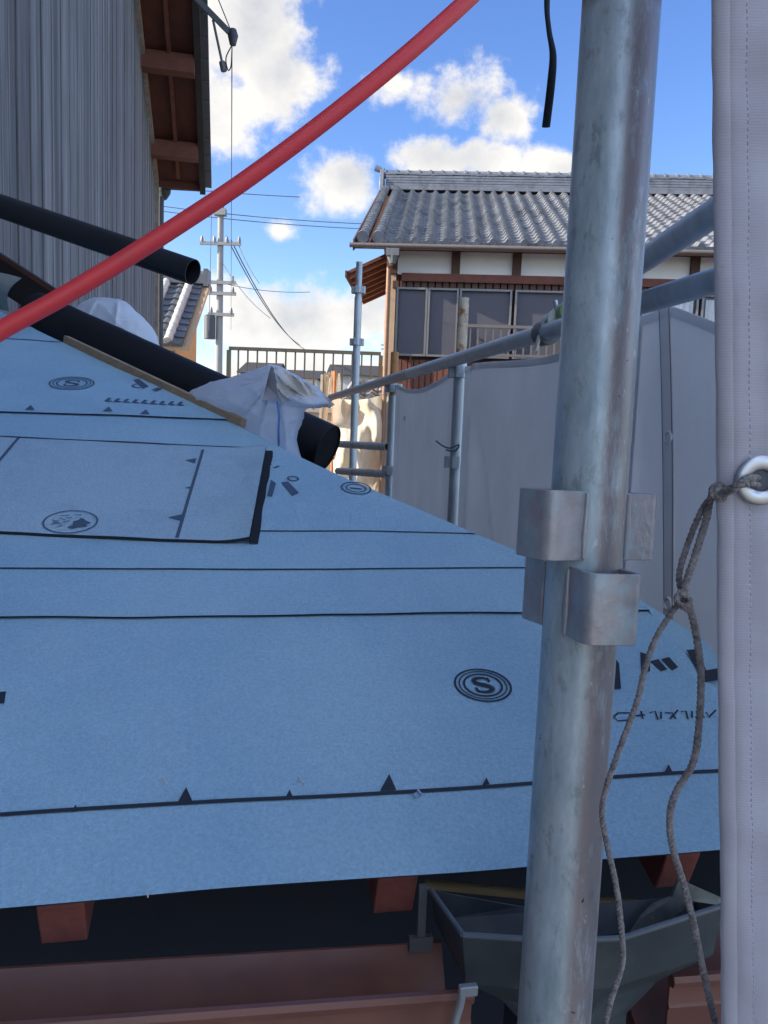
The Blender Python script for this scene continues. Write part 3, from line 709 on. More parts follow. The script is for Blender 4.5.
# piped edge with stitches
for k in range(230):
    v = k / 230; q0 = cpt(.0158, v, .0042); q1 = cpt(.0158, v + .0026, .0042); b.tube([q0, (q0 + q1) / 2 + cnr * .0005, q1], .00045, 5)
b.build('hem', M['cloth'], ct)
ec = onp(758, 480, cpt(.03, .57), cnr)
def torus(c, n, r, w, hgt, nu=48, nv=10):
    n = V(n).normalized(); a = n.cross(Z).normalized(); bb = n.cross(a)
    def f(i, j):
        q = 2 * math.pi * i; t = 2 * math.pi * j
        rr = r + w * math.cos(t); return c + (a * math.cos(q) + bb * math.sin(q)) * rr + n * hgt * math.sin(t)
    m_ = MB(); m_.grid(f, nu, nv); return m_
ec = ec + cnr * .005
torus(ec, cnr, .0096, .0037, .0012).build('eyelet', M['steel'], ct)
b = MB(); nseg = 24; b.add([ec - cnr * .0012 + (cdir * math.cos(2*math.pi*k/nseg) + Z * math.sin(2*math.pi*k/nseg)) * .0088 for k in range(nseg)], [tuple(range(nseg))[::-1]]); b.build('eyelet_hole', M['greywire'], ct)

def twine(path, r, turns_per_m=110, n=7):
    b = MB(); pts = spline(path, 10)
    L_ = [0]
    for a, c in zip(pts, pts[1:]): L_.append(L_[-1] + (c - a).length)
    # resample
    tot = L_[-1]; N_ = max(30, int(tot / .0012)); res = []; j = 0
    for k in range(N_ + 1):
        s_ = tot * k / N_
        while j < len(L_) - 2 and L_[j + 1] < s_: j += 1
        res.append((lerp(pts[j], pts[j + 1], (s_ - L_[j]) / max(1e-9, L_[j + 1] - L_[j])), s_))
    for st in range(3):
        o = []; rr = []
        t0 = (res[1][0] - res[0][0]).normalized(); nr = (V((0, 1, .1)) - t0 * t0.dot(V((0, 1, .1)))).normalized()
        for k, (q, s_) in enumerate(res):
            t = (res[min(k + 1, N_)][0] - res[max(k - 1, 0)][0]).normalized(); nr = (nr - t * nr.dot(t)).normalized(); bn = t.cross(nr)
            an = 2 * math.pi * (s_ * turns_per_m + st / 3); jit = 1 + .18 * nz(s_ * 220, st * 3.3)
            o.append(q + (nr * math.cos(an) + bn * math.sin(an)) * r * .5 * jit); rr.append(r * .58 * (1 + .15 * nz(s_ * 300, st, 7)))
        b.tube(o, rr, n)
    return b
tw = thing('twine', at(690, 1000, .44), 'grey twine knotted through the curtain eyelet, two loose ends hanging down', 'twine')
def P(x, y, Y=.425): return at(x, y, Y)
ey = ec.y
print('eyelet y', ey)
twine([P(764, 486, ey + .010), P(757, 485, ey + .001), P(747, 484, ey - .0075), P(734, 487, ey - .006), P(716, 494, .42), P(703, 508, .425), P(690, 538, .43), P(679, 575, .432), P(682, 598, .432), P(672, 612, .433), P(655, 640, .435), P(644, 672, .436),
       P(637, 702, .437), P(621, 745, .438), P(608, 782, .438), P(602, 812, .438), P(607, 845, .438), P(616, 885, .438), P(622, 935, .438), P(622, 965, .438), P(611, 1000, .438), P(602, 1040, .438)], .0018).build('strand', M['twine'], tw)
twine([P(763, 477, ey + .010), P(756, 478, ey + .001), P(746, 480, ey - .0075), P(732, 490, ey - .006), P(712, 497, .417), P(706, 520, .422), P(697, 550, .424), P(684, 592, .426), P(690, 608, .428), P(697, 640, .43), P(701, 680, .43), P(698, 735, .43), P(692, 765, .43), P(676, 792, .43), P(670, 815, .43),
       P(672, 845, .43), P(684, 885, .43), P(694, 925, .43), P(704, 975, .43), P(717, 1030, .43)], .0021).build('strand', M['twine'], tw)
twine([P(722, 484, .412), P(717, 492, .409), P(719, 500, .412), P(725, 494, .41), P(722, 486, .415), P(714, 488, .413), P(712, 497, .41)], .0022).build('knot', M['twine'], tw)
twine([P(681, 590, .425), P(676, 600, .422), P(684, 606, .422), P(690, 600, .424), P(682, 594, .422), P(677, 603, .426), P(690, 612, .428), P(694, 622, .43)], .0016).build('knot', M['twine'], tw)

# ------------------------------------------------------------------ red hose and black strap
hp_ = [(-640, 690, .90), (-400, 573, .88), (-200, 456, .87), (-70, 375, .88), (0, 331, .90), (60, 298, .92), (120, 262, .94), (180, 224, .96), (240, 184, .98), (300, 140, 1.0), (350, 101, 1.02), (400, 60, 1.04), (440, 25, 1.06), (480, -12, 1.08), (560, -90, 1.12), (640, -180, 1.15)]
b = MB(); b.tube(spline([at(*q) for q in hp_], 10), .0108, 24); tag(b.build('hose', M['red_hose']), 'thick red hose sweeping up across the sky from left to right', 'hose')
b = MB()
sp_pts = spline([at(x, y, .62) for x, y in ((552, -60), (547, 0), (549, 30), (553, 55), (551, 85), (546, 127))], 8)
for k in range(len(sp_pts) - 1):
    a, c = sp_pts[k], sp_pts[k + 1]
wv = V((1, .35, 0)).normalized(); tv = V((-.35, 1, 0)).normalized()
def strp(a, v):
    i = min(int(a * (len(sp_pts) - 1)), len(sp_pts) - 2); c = lerp(sp_pts[i], sp_pts[i + 1], a * (len(sp_pts) - 1) - i); q = 2 * math.pi * v
    tw_ = .5 * math.sin(a * 5); w_ = wv * math.cos(tw_) + tv * math.sin(tw_); t_ = tv * math.cos(tw_) - wv * math.sin(tw_)
    return c + w_ * .0032 * math.cos(q) + t_ * .0016 * math.sin(q)
b.grid(strp, 50, 12, flip=True); b.add([strp(1, k / 12) for k in range(12)], [tuple(range(12))]); b.add([strp(0, k / 12) for k in range(12)], [tuple(range(12))[::-1]])
tag(b.build('strap', M['black']), 'short black strap hanging loose against the sky above the tiled house', 'strap')

# ------------------------------------------------------------------ things lying behind the hip
b = MB(); a0 = at(36, 314, 2.62); a1 = at(327, 449, 2.25)
dd = (a1 - a0).normalized(); a0 = a0 - dd * .0
def rollr(t): return .074 + .002 * nz(t * 9, 1)
pts = [lerp(a0, a1, k / 24) for k in range(25)]
b.tube(pts, [rollr(k / 24) for k in range(25)], 40, caps=False)
ux = dd.cross(Z).normalized(); uy = ux.cross(dd)
sp_pts = []
for k in range(160):
    q = k / 160 * 2 * math.pi * 7; r_ = .020 + (.064 - .020) * k / 160; sp_pts.append(a1 + (ux * math.cos(q) + uy * math.sin(q)) * r_ - dd * .003 * (k % 9 > 4))
b.tube([a1 + (ux * math.cos(2*math.pi*k/40) + uy * math.sin(2*math.pi*k/40)) * .071 for k in range(41)], .0035, 6); b.add([a1 - dd * .001 + (ux * math.cos(2*math.pi*k/32) + uy * math.sin(2*math.pi*k/32)) * .072 for k in range(32)], [tuple(range(32))]); b.add([a0 + (ux * math.cos(2*math.pi*k/32) + uy * math.sin(2*math.pi*k/32)) * .073 for k in range(32)], [tuple(range(32))])
tag(b.build('roofing_roll', M['black']), 'thick black roll of roofing felt lying along the hip behind the white sack', 'roll')
b = MB(); q0 = at(-120, 165, 2.95); q1 = at(193, 272, 2.5); b.pipe(q0, q1, .0405, .003, 36); tag(b.build('pipe', M['blackpipe']), 'long straight black pipe slanting in front of the grey board wall', 'pipe')
# plank with brown edge behind the roof, and a curled grey offcut
b = MB(); b.beam(at(-110, 200, 3.05), at(62, 312, 2.85), .03, .12, (0, 0, 1), 0); b.beam(at(-110, 183, 3.05), at(62, 296, 2.85), .036, .012, (0, 0, 1), 1)
tag(b.build('plank', [M['dark_wood'], M['soffit']]), 'dark plank with reddish brown top edge at the left, below the black pipe', 'plank')
b = MB()
def curl(a, v):
    q0 = lerp(at(-60, 256, 2.72), at(27, 281, 2.66), a); q1 = lerp(at(-60, 300, 2.82), at(14, 314, 2.78), a)
    q = lerp(q0, q1, v); return q + V((.0, -.05, .0)) * math.sin(math.pi * v) + V((.02, 0, -.01)) * math.sin(a * 5)
b.grid(curl, 20, 16); b.grid(lambda a, v: curl(a, v) + V((0, .004, 0)), 20, 16, flip=True)
tag(b.build('felt_offcut', mat('green_grey_felt', (.27, .30, .29), .8, var=.15, scale=20)), 'curled grey-green scrap of roofing felt at the left edge beneath the plank', 'roofing sheet')
b = MB(); tm = at(44, 316, 2.55); b.box(tm, V((.035, .03, -.012)), V((-.01, .02, 0)), V((0, 0, .016))); tag(b.build('brick', mat('brick_red', (.4, .12, .06), .8, var=.3, scale=40)), 'small orange-red brick piece half hidden beneath the red hose', 'brick')

def sack(name, outline, Y, depth, label, seed, tilt=0, neck=None):
    cxp = sum(q[0] for q in outline) / len(outline); cyp = sum(q[1] for q in outline) / len(outline)
    ol = []; n0 = len(outline)
    ol2 = spline([(q[0], q[1], 0) for q in outline + [outline[0]]], 8)[:-1]
    def Yd(x): return Y + tilt * (x - cxp) / 100
    n = len(ol2); NR = 34; b = MB(); vs = []
    nx, ny = neck or (cxp, cyp - 60)
    def wr(x, y, r):
        th_ = math.atan2(y - ny, x - nx); rr = math.hypot(x - nx, y - ny)
        f1 = max(0, 1 - abs(nz(th_ * 3.2 + seed, rr * .008, seed)) * 3.2) ** 1.5 * min(1, rr / 25)
        f2 = max(0, 1 - abs(nz(x * .03 + y * .022 + seed, y * .03 - x * .02, seed + 4)) * 3.5) ** 1.3
        f3 = max(0, 1 - abs(nz(x * .075 - y * .04, y * .08 + x * .03, seed + 8)) * 3) ** 1.5
        return .75 * f1 + .25 * f2 + .10 * f3 + .5 * nz(x * .02, y * .025, seed + 2)
    for side in (1, -1):
        o = len(b.v)
        vs = []
        for j in range(NR + 1):
            r = j / NR
            for q in ol2:
                jr = r * (1 + (.03 * nz(q[0] * .2, q[1] * .2, seed) if j == NR else 0))
                x = cxp + (q[0] - cxp) * jr; y = cyp + (q[1] - cyp) * jr
                prof = math.sqrt(max(0, 1 - r ** 2.6))
                w = (wr(x, y, r) - .4) * depth * .22 * min(1, (1 - r) * 5)
                vs.append(at(x, y, Yd(x) - side * depth * prof * (1 if side > 0 else .6) - side * w))
        fs = [(j * n + i, j * n + (i + 1) % n, (j + 1) * n + (i + 1) % n, (j + 1) * n + i) for j in range(NR) for i in range(n)]
        if side < 0: fs = [f[::-1] for f in fs]
        b.add(vs, fs, 0, True)
    t = thing(name, at(cxp, max(q[1] for q in outline), Y), label, 'sack', 'white sacks behind the hip')
    b.build('bag', M['sack'], t, sharp=75)
    return t
s1 = sack('sack', [(182, 396), (205, 384), (228, 378), (244, 373), (261, 367), (273, 364), (287, 370), (305, 380), (318, 388), (331, 402), (320, 408), (307, 409), (303, 420), (297, 440), (300, 468), (262, 470), (225, 440), (192, 410)], 1.92, .11, 'big crumpled white sack slumped over the hip in front of the black roll', 2.2, tilt=-.13, neck=(271, 380))
# gathered, turned-back mouth of the sack, shade in its opening painted as a grey patch, and the printed blue stripe
b = MB()
def ridge_(x, y, k): return max(0, 1 - abs(nz(x, y, k)) * 3) ** 1.4
def mouth(a, v):
    x = lerp(275, 331, a) + 3 * nz(a * 3, v * 4, 2) + 3 * v; y0 = 367 + 33 * a ** 1.2; y1 = 399 + 12 * a - 6 * max(0, a - .7) / .3 + 6 * nz(a * 6, 3, 1) + 3 * nz(a * 15, 1, 7)
    y = lerp(y0, y1, v); return at(x, y, 1.79 - .026 * ridge_(a * 2.2 - v * 1.6, v * .9 + a, 3) - .006 * ridge_(a * 5 - v * 3, v * 2, 9) - .02 * v + .05 * a)
b.grid(mouth, 60, 24); b.grid(lambda a, v: mouth(a, v) + V((0, .004, 0)), 60, 24, flip=True); b.build('mouth', mat('sack_inside', (.84, .80, .74), .6, var=.12, scale=25, bump=.4, bscale=300, transl=.3), s1, sharp=80)
b = MB(); b.add([at(271, 366, 1.80), at(274, 368, 1.79), at(279, 398, 1.775), at(262, 401, 1.775), at(267, 385, 1.81)], [(0, 4, 1), (4, 2, 1), (4, 3, 2), (0, 3, 4)]); b.build('opening_shade', mat('sack_shade', (.42, .42, .45), .9), s1)
b = MB(); b.tube(spline([at(277, 402, 1.775), at(279, 415, 1.77), at(278.5, 432, 1.79), at(279, 450, 1.83)], 6), .0025, 6); b.build('seam', mat('blue_seam', (.12, .22, .55), .6), s1)
sack('sack', [(74, 310), (88, 299), (108, 298), (124, 301), (138, 313), (150, 325), (158, 340), (160, 365), (120, 360), (85, 335)], 3.35, .13, 'small white sack lying behind the black roll below the board wall', 6.4)

# ------------------------------------------------------------------ grey board building at the left
Pc = at(154, 260, 10.0)
wd = p.copy(); wn_ = V((wd.y, -wd.x, 0))
Wc = V((Pc.x, Pc.y, 0))
def wp(s_, z, o=0): return Wc - wd * s_ + Z * z + wn_ * o       # s_ metres back from the far corner
def w_inv(px, py):
    q = onp(px, py, Wc, wn_) - Wc; return -q.dot(wd), q.z
rk0 = w_inv(154, 178); rk1 = w_inv(134, 0)
slope = (rk1[1] - rk0[1]) / (rk1[0] - rk0[0]); slope = max(.25, min(1.0, slope))
print('barn rake', rk0, rk1, slope)
RID = 6.2; LEN = 12.4
def zr(s_): return rk0[1] + slope * (min(s_, LEN - s_) - rk0[0])
barn = thing('barn', wp(LEN / 2, 0), 'tall grey weathered board building at the left with deep rust-red verge overhang', 'building')
b = MB(); BM = board_mat(); nbd = int(LEN / BOARD)
random.seed(3)
for k in range(nbd):
    s0, s1_ = k * BOARD, (k + 1) * BOARD
    th = .010 + random.random() * .006 + (.004 if k % 2 else 0); gp = .006
    z0, z1 = zr(s0), zr(s1_)
    vs = [wp(s0 + gp, .3, 0), wp(s1_ - gp, .3, 0), wp(s1_ - gp, z1, 0), wp(s0 + gp, z0, 0)]
    b.prism(vs, wn_ * th)
vs = [wp(0, 0, -.01), wp(LEN, 0, -.01), wp(LEN, zr(LEN), -.01), wp(RID, zr(RID), -.01), wp(0, zr(0), -.01)]
b.prism(vs, -wn_ * .12)
b.build('board_wall', BM, barn)
b = MB(); b.prism([wp(0, 0, -.13), wp(0, 0, -6), wp(0, zr(0), -6), wp(0, zr(0), -.13)], -wd * .12); b.build('wall', M['barge'], barn); b = MB(); b.prism([wp(LEN, 0, -.13), wp(LEN, 0, -6), wp(LEN, zr(0), -6), wp(LEN, zr(0), -.13)], wd * .12); b.build('wall', M['barge'], barn)
b = MB(); b.box(wp(-.01, zr(0) / 2 - .02, .02), wd * .045, wn_ * .035, Z * (zr(0) / 2 - .02)); b.build('corner_board', mat('pale_corner', (.30, .26, .22), .85, var=.3, scale=10), barn)
OV = .56; EV = .06
# roof: soffit boards, rafters, tiles
def rakeslab(o0, o1, t0, t1, mm, name, s_from=-EV, s_to=RID):
    q = MB()
    for (sa, sb) in ((s_from, s_to), (LEN - s_to, LEN + EV)):
        f = lambda s_, t, o: wp(s_, (rk0[1] + slope * (min(s_, LEN - s_) - rk0[0])) + t, o)
        vs = [f(sa, t0, o0), f(sb, t0, o0), f(sb, t1, o0), f(sa, t1, o0)]
        q.prism(vs, wn_ * (o1 - o0))
    return q.build(name, mm, barn)
rakeslab(-6.0, OV, .05, .08, M['soffit'], 'soffit')
rakeslab(OV, OV + .07, -.06, .12, M['barge'], 'bargeboard')
rakeslab(-6.0, OV + .03, .125, .17, M['tile_dark'], 'roof')
for px, py in ((140, 62), (150, 146), (128, -60), (118, -160)):
    s_, z = w_inv(px, py); z = zr(s_) - .065
    q = MB(); q.beam(wp(s_, z, -.1), wp(s_, z, OV), .15, .18, V((0, 0, 1)) + wd * -slope * .0); q.build('purlin', M['rafter_wood'], barn)
q = MB(); q.beam(wp(.02, zr(.02) - .02, .03), wp(RID - .1, zr(RID - .1) - .02, .03), .05, .09); q.build('rake_trim', M['pale_trim'], barn)
# hanging boards between purlins
s_, z = w_inv(160, 178)
q = MB(); q.beam(wp(-EV + .03, zr(-EV) + .02, -.2), wp(-EV + .03, zr(-EV) + .02, OV), .03, .09); q.build('eave_board', M['soffit'], barn)
q = MB(); q.beam(wp(.1, zr(.1) - .01, .3), wp(3.2, zr(3.2) - .01, .3), .04, .05); q.build('rafter', M['rafter_wood'], barn)
# verge tiles: one stepped tile after another
q = MB(); ln = math.sqrt(1 + slope ** 2); st = .26 / ln; k = 0; s_ = -EV - .04
while s_ < RID:
    a = wp(s_, zr(s_) + .10, OV + .085); c = wp(s_ + st * 1.08, zr(s_ + st * 1.08) + .085, OV + .085)
    q.beam(a, c, .12, .09, Z); s_ += st
q.build('verge_tiles', M['tile_dark'], barn)
gz = at(180, 188, 8.5)
q = MB(); g0 = at(156, 185, 10.2); g1 = at(200, 188, 10.2); q.tube([g0 - V((.3, 0, 0)), g1], .045, 12); q.build('gutter', M['green_pipe'], barn)
q = MB(); d0 = at(164, 189, 10.2); q.tube([d0, d0 - Z * .05, d0 - Z * .13], [.09, .085, .035], 12); d1 = at(161, 197, 10.15); q.tube([d0 - Z * .1, d1 - Z * .05], .03, 10); q.build('gutter_outlet', M['green_pipe'], barn)
q = MB(); q.tube([d1, V((d1.x, d1.y, .1))], .038, 12); q.build('downpipe', M['slate_pipe'], barn)
# service bracket on the bargeboard
q = MB(); k0 = at(192, -6, 7.6); k1 = at(233, 36, 7.6); q.beam(k0, k1, .035, .05, Z); q.tube([at(213, 20, 7.6), at(222, 62, 7.6)], .012, 8); q.tube([at(222, 62, 7.6), at(224, 71, 7.6)], .03, 8); q.build('service_bracket', M['galv_dull'], barn)
q = MB(); q.tube([k1 + Z * .06, k1 - Z * .0, k1 - Z * .08], [.03, .05, .03], 10); q.build('insulator', M['slate_pipe'], barn)
q = MB(); q.tube(spline([at(232, 45, 7.6), at(226, 58, 7.6), at(228, 70, 7.6), at(231, 66, 7.6), at(232, 50, 7.6)], 6), .006, 6); q.build('cable_loop', M['wire'], barn)

# ------------------------------------------------------------------ tiled house opposite
BE = R(-3.5)
hA = V((math.cos(BE), math.sin(BE), 0)); hB = V((-math.sin(BE), math.cos(BE), 0))
E0 = at(356, 241, 13.3); HL = 10.6
def hp3d(a, b_, z): return V((E0.x, E0.y, 0)) + hA * a + hB * b_ + Z * z
WB = .40
wall0 = hp3d(0, WB, 0)
def hw(px, py, b_=WB):
    q = onp(px, py, hp3d(0, b_, 0), hB) - V((E0.x, E0.y, 0)); return q.dot(hA), q.z
zE = E0.z
hs = thing('tiled_house', hp3d(HL / 2, 4.5, 0), 'two-storey house opposite with silver-grey tiled roof, white plaster panels and dark shutters', 'house')
SL = .47; DEP = 5.1
def roof_tiles(name, parent, base, A, B, slope, L_, D_, pitch, course, mm, hgt=.05, big=()):
    b = MB(); nc = int(L_ / pitch); ln = math.sqrt(1 + slope ** 2); up = V((0, 0, 1)); sv = (B + up * slope) / ln; nn = (up - B * slope).normalized() if True else up
    ns_ = int(D_ * ln / course); SM = 8
    xs = []
    for c in range(nc):
        for i in range(SM): xs.append((c, i / SM))
    xs.append((nc, 0))
    def h(fr):
        if fr < .42: return hgt * math.sin(math.pi * fr / .42) ** .7
        return -hgt * .25 * math.sin(math.pi * (fr - .42) / .58)
    lines = []
    rnd = random.Random(5); jit = [[rnd.uniform(-.006, .006) for _ in range(nc + 1)] for _ in range(ns_ + 1)]
    lines.append([base + A * ((c + f) * pitch) + nn * (h(f) - .05) + sv * .005 for c, f in xs])
    for k in range(ns_):
        for fr, lf in ((0, .035), (1.0, .0)):
            lines.append([base + A * ((c + f) * pitch) + sv * ((k + fr) * course) + nn * (h(f) * (1 if fr == 0 else .85) + lf + jit[k][c]) for c, f in xs])
    n = len(xs); vs = [q for l in lines for q in l]
    fs = [(j * n + i, j * n + i + 1, (j + 1) * n + i + 1, (j + 1) * n + i) for j in range(len(lines) - 1) for i in range(n - 1)]
    b.add(vs, fs, 0, True)
    rail_ends = MB()
    for a in big:
        for k in range(ns_):
            q0 = base + A * a + sv * (k * course) + nn * .075; q1 = base + A * a + sv * ((k + 1.05) * course) + nn * .06
            b.tube([q0, q1], [.092, .078], 12)
        q = base + A * a + nn * .075; b.tube([q - sv * .02, q + sv * .03], .105, 14)
    for c in range(nc):
        q = base + A * ((c + .225) * pitch) + nn * .03; b.tube([q - sv * .012, q + sv * .02], .062, 10)
    return b.build(name, mm, parent, sharp=50)
roof_tiles('roof', hs, hp3d(.42, 0, zE), hA, hB, SL, HL, DEP, .262, .235, M['tile'], hgt=.072, big=(-.30, -.04))
zR = zE + SL * DEP - .03
b = MB()
for a, f0, f1 in ((0, 0, 1),):
    b.prism([hp3d(-.02, .02, zE - .12), hp3d(-.02, DEP, zR - .14), hp3d(-.02, DEP, zR - .07), hp3d(-.02, .02, zE - .07)], hA * (HL))
    b.prism([hp3d(-.02, 2 * DEP, zE - .10), hp3d(-.02, DEP, zR - .10), hp3d(-.02, DEP, zR + .0), hp3d(-.02, 2 * DEP, zE - .0)], hA * (HL))
b.build('roof_deck', M['house_wood'], hs)
b = MB(); b.prism([hp3d(-.05, -.01, zE - .16), hp3d(-.05, DEP, zR - .16), hp3d(-.05, DEP, zR + .02), hp3d(-.05, -.01, zE + .03)], hA * .025); b.build('bargeboard', M['house_wood'], hs)
# ridge: stacked flat tiles, wavy course and round caps
b = MB(); zt = zR
for k, (w_, h_) in enumerate(((.40, .10), (.34, .06), (.33, .06), (.32, .06), (.31, .06), (.33, .05))):
    n = 40 if k == 5 else 1
    for j in range(n):
        a0_, a1_ = .1 + (HL - .3) * j / n, .1 + (HL - .3) * (j + .93) / n
        if n == 1: a1_ = HL - .2
        b.beam(hp3d(a0_, DEP, zt + h_ / 2 - .012 + (.012 * math.sin(j * 1.3) if k == 5 else 0)), hp3d(a1_, DEP, zt + h_ / 2 - .012), w_, h_ - .012)
    zt += h_
pts = []; rs = []
k = 0; a = .05
while a < HL - .3:
    for da, r_ in ((0, .105), (.05, .105), (.055, .085), (.26, .085)): pts.append(hp3d(a + da, DEP, zt + .0)); rs.append(r_)
    a += .265
b.tube(pts, rs, 12); b.build('ridge', M['ridge'], hs)
b = MB(); q = hp3d(.06, DEP, zR + .18)
b.prism([q + hB * x + Z * y for x, y in ((-.26, -.24), (.26, -.24), (.22, .06), (.12, .2), (.05, .33), (-.05, .33), (-.12, .2), (-.22, .06))], -hA * .10)
b.tube([q - hA * .1 + Z * .3, q - hA * .22 + Z * .34], .07, 10); b.build('ridge_end_tile', M['ridge'], hs, bevel=.015)
# walls
aC, zs = hw(391, 262); 
zb1 = hw(480, 276)[1]; zb2 = hw(480, 284)[1]; zwt = hw(480, 290)[1]; zwb = hw(430, 357)[1]; zp = zE - .02
b = MB(); b.prism([hp3d(aC, WB, .0), hp3d(aC, WB, zE + .08), hp3d(aC, 2 * DEP - WB, zE + .08), hp3d(aC, 2 * DEP - WB, 0)], hA * .1)
b.prism([hp3d(aC, DEP, zE + .085), hp3d(aC, WB + .1, zE + .085), hp3d(aC, DEP, zR - .25), hp3d(aC, 2 * DEP - WB, zE + .085)], hA * .1); b.build('side_wall', M['side_wall'], hs)
b = MB(); b.prism([hp3d(aC + .11, WB + .06, 0), hp3d(HL - .4, WB + .06, 0), hp3d(HL - .4, WB + .06, zE + .08), hp3d(aC + .11, WB + .06, zE + .08)], hB * .1); b.build('back_wall', M['house_wood'], hs)
postx = [393.5, 456, 517, 575, 634, 695, 756]
posta = [hw(x, 262)[0] for x in postx]
for k in range(len(posta) - 1):
    b = MB(); b.box(hp3d((posta[k] + posta[k + 1]) / 2, WB + .035, (zb1 + zE + .1) / 2), hA * (abs(posta[k + 1] - posta[k]) / 2 - .075), hB * .02, Z * ((zE + .1 - zb1) / 2)); b.build('plaster_panel', M['plaster'], hs)
for a in posta:
    b = MB(); b.box(hp3d(a, WB - .01, (zb1 + zE + .1) / 2), hA * .072, hB * .06, Z * ((zE + .1 - zb1) / 2)); b.build('timber_post', M['house_wood'], hs)
b = MB(); b.box(hp3d((aC + HL) / 2, WB - .04, (zb1 + zb2) / 2), hA * ((HL - aC) / 2 - .2), hB * .08, Z * ((zb1 - zb2) / 2)); b.build('timber_beam', M['soffit'], hs)
b = MB()
a = aC + .1
while a < HL - .5:
    b.box(hp3d(a, WB - .03, (zb2 + zwt) / 2), hA * .05, hB * .04, Z * ((zb2 - zwt) / 2 + .01)); a += .125
b.build('lattice', M['house_wood'], hs)
zl0 = .2
b = MB(); a = aC + .1
while a < HL - .5:
    b.box(hp3d(a, WB + .01, (zl0 + zwb) / 2 - .03), hA * .045, hB * .03, Z * ((zwb - zl0) / 2 - .03)); a += .105
b.build('board_cladding', M['soffit'], hs)
# windows
def window(x0, x1, kind, y0=290, y1=357):
    a0_, zt_ = hw(x0, y0); a1_, _ = hw(x1, y0); zb_ = zwb; zt_ = zwt
    fr = MB(); fwid = .035
    yy_ = WB - .05
    for a in (a0_, a1_): fr.box(hp3d(a + (fwid / 2 if a == a0_ else -fwid / 2), yy_, (zt_ + zb_) / 2), hA * fwid / 2, hB * .05, Z * ((zt_ - zb_) / 2))
    for z in (zt_ - fwid / 2, zb_ + fwid / 2): fr.box(hp3d((a0_ + a1_) / 2, yy_, z), hA * ((a1_ - a0_) / 2 - fwid - .002), hB * .05, Z * fwid / 2)
    w = fr.build('window', M['alu'], hs)
    pn = MB()
    if kind == 'shutter':
        n = 22
        for k in range(n):
            z = lerp(zb_ + fwid, zt_ - fwid, (k + .5) / n)
            pn.box(hp3d((a0_ + a1_) / 2, yy_ + .01, z), hA * ((a1_ - a0_) / 2 - fwid - .004), hB * .012 + Z * .012, Z * ((zt_ - zb_) / n / 2 * .9))
        pn.build('shutter', M['shutter'], w)
    else:
        pn.box(hp3d((a0_ + a1_) / 2, yy_ + .012, (zt_ + zb_) / 2), hA * ((a1_ - a0_) / 2 - fwid - .003), hB * .004, Z * ((zt_ - zb_) / 2 - fwid - .003))
        pn.build('pane', M['shutter'] if kind == 'screen' else M['glass'], w)
        if kind == 'curtain':
            c = MB(); c.grid(lambda i, j: hp3d(lerp(a0_ + .08, a1_ - .08, i), yy_ - .004 - .0 + .0 + .006 * math.sin(i * 60), lerp(zb_ + .08, zt_ - .08, j)), 90, 1); c.build('curtain', M['curtain'], w)
    return w
window(397, 428, 'shutter'); window(428.5, 459, 'shutter'); window(460, 512, 'screen'); window(515, 575, 'screen'); window(578, 634, 'screen'); window(638, 698, 'curtain'); window(701, 760, 'curtain')
a0_, a1_ = hw(461, 332)[0], hw(640, 332)[0]; zrt = hw(480, 329)[1]
b = MB(); b.beam(hp3d(a0_, WB - .35, zrt), hp3d(a1_, WB - .35, zrt), .05, .05); b.beam(hp3d(a0_, WB - .35, zwb + .03), hp3d(a1_, WB - .35, zwb + .03), .04, .04)
a = a0_ + .02
while a < a1_: b.beam(hp3d(a, WB - .35, zwb + .05), hp3d(a, WB - .35, zrt - .025), .022, .022, hB); a += .13
for a in (a0_, a1_): b.beam(hp3d(a, WB - .33, zrt - .03), hp3d(a, WB - .06, zrt - .03), .03, .03); b.beam(hp3d(a, WB - .33, zwb + .03), hp3d(a, WB - .06, zwb + .03), .03, .03)
b.build('window_railing', M['alu_dark'], hs)
b = MB(); b.tube([hp3d(-.1, -.045, zE - .075), hp3d(HL, -.045, zE - .075)], .042, 12); b.build('eave_gutter', M['alu_dark'], hs)
b = MB(); q = hp3d(hw(393, 248, 0)[0], .0, zE - .12); b.box(q - Z * .06, hA * .11, hB * .09, Z * .06); b.tube([q - Z * .12, q - Z * .24], [.10, .05], 8); b.build('gutter_hopper', M['galv_dull'], hs)
b = MB(); q1_ = hp3d(hw(391, 262)[0] - .02, WB - .16, zE - .5); b.tube(spline([q - Z * .22, (q + q1_) / 2 - Z * .05, q1_, V((q1_.x, q1_.y, .2))], 6), .042, 10); b.build('downpipe', M['copper'], hs)
b = MB(); b.box(hp3d((aC + HL) / 2, .3, zE - .085 + .05), hA * ((HL - aC) / 2), hB * .25, Z * .012); b.build('soffit', M['soffit'], hs)
# small pent roof on the side wall, seen from beneath
pn0 = hp3d(aC, WB + .15, hw(388, 252)[1]); L2 = 2.9; out = .80; drop = .37
b = MB(); b.prism([pn0, pn0 - hA * out - Z * drop, pn0 - hA * out - Z * (drop - .05), pn0 + Z * .06], hB * L2); b.build('pent_roof', M['soffit'], hs)
for k in range(7):
    q = pn0 + hB * (.08 + k * .45); b = MB(); b.beam(q - Z * .04, q - hA * (out - .04) - Z * (drop - .0 + .03), .06, .06); b.build('rafter', M['rafter_wood'], hs)
b = MB(); b.beam(pn0 - hA * out - Z * (drop - .01) - hB * .03, pn0 - hA * out - Z * (drop - .01) + hB * (L2 + .03), .03, .11); b.build('fascia', M['house_wood'], hs)

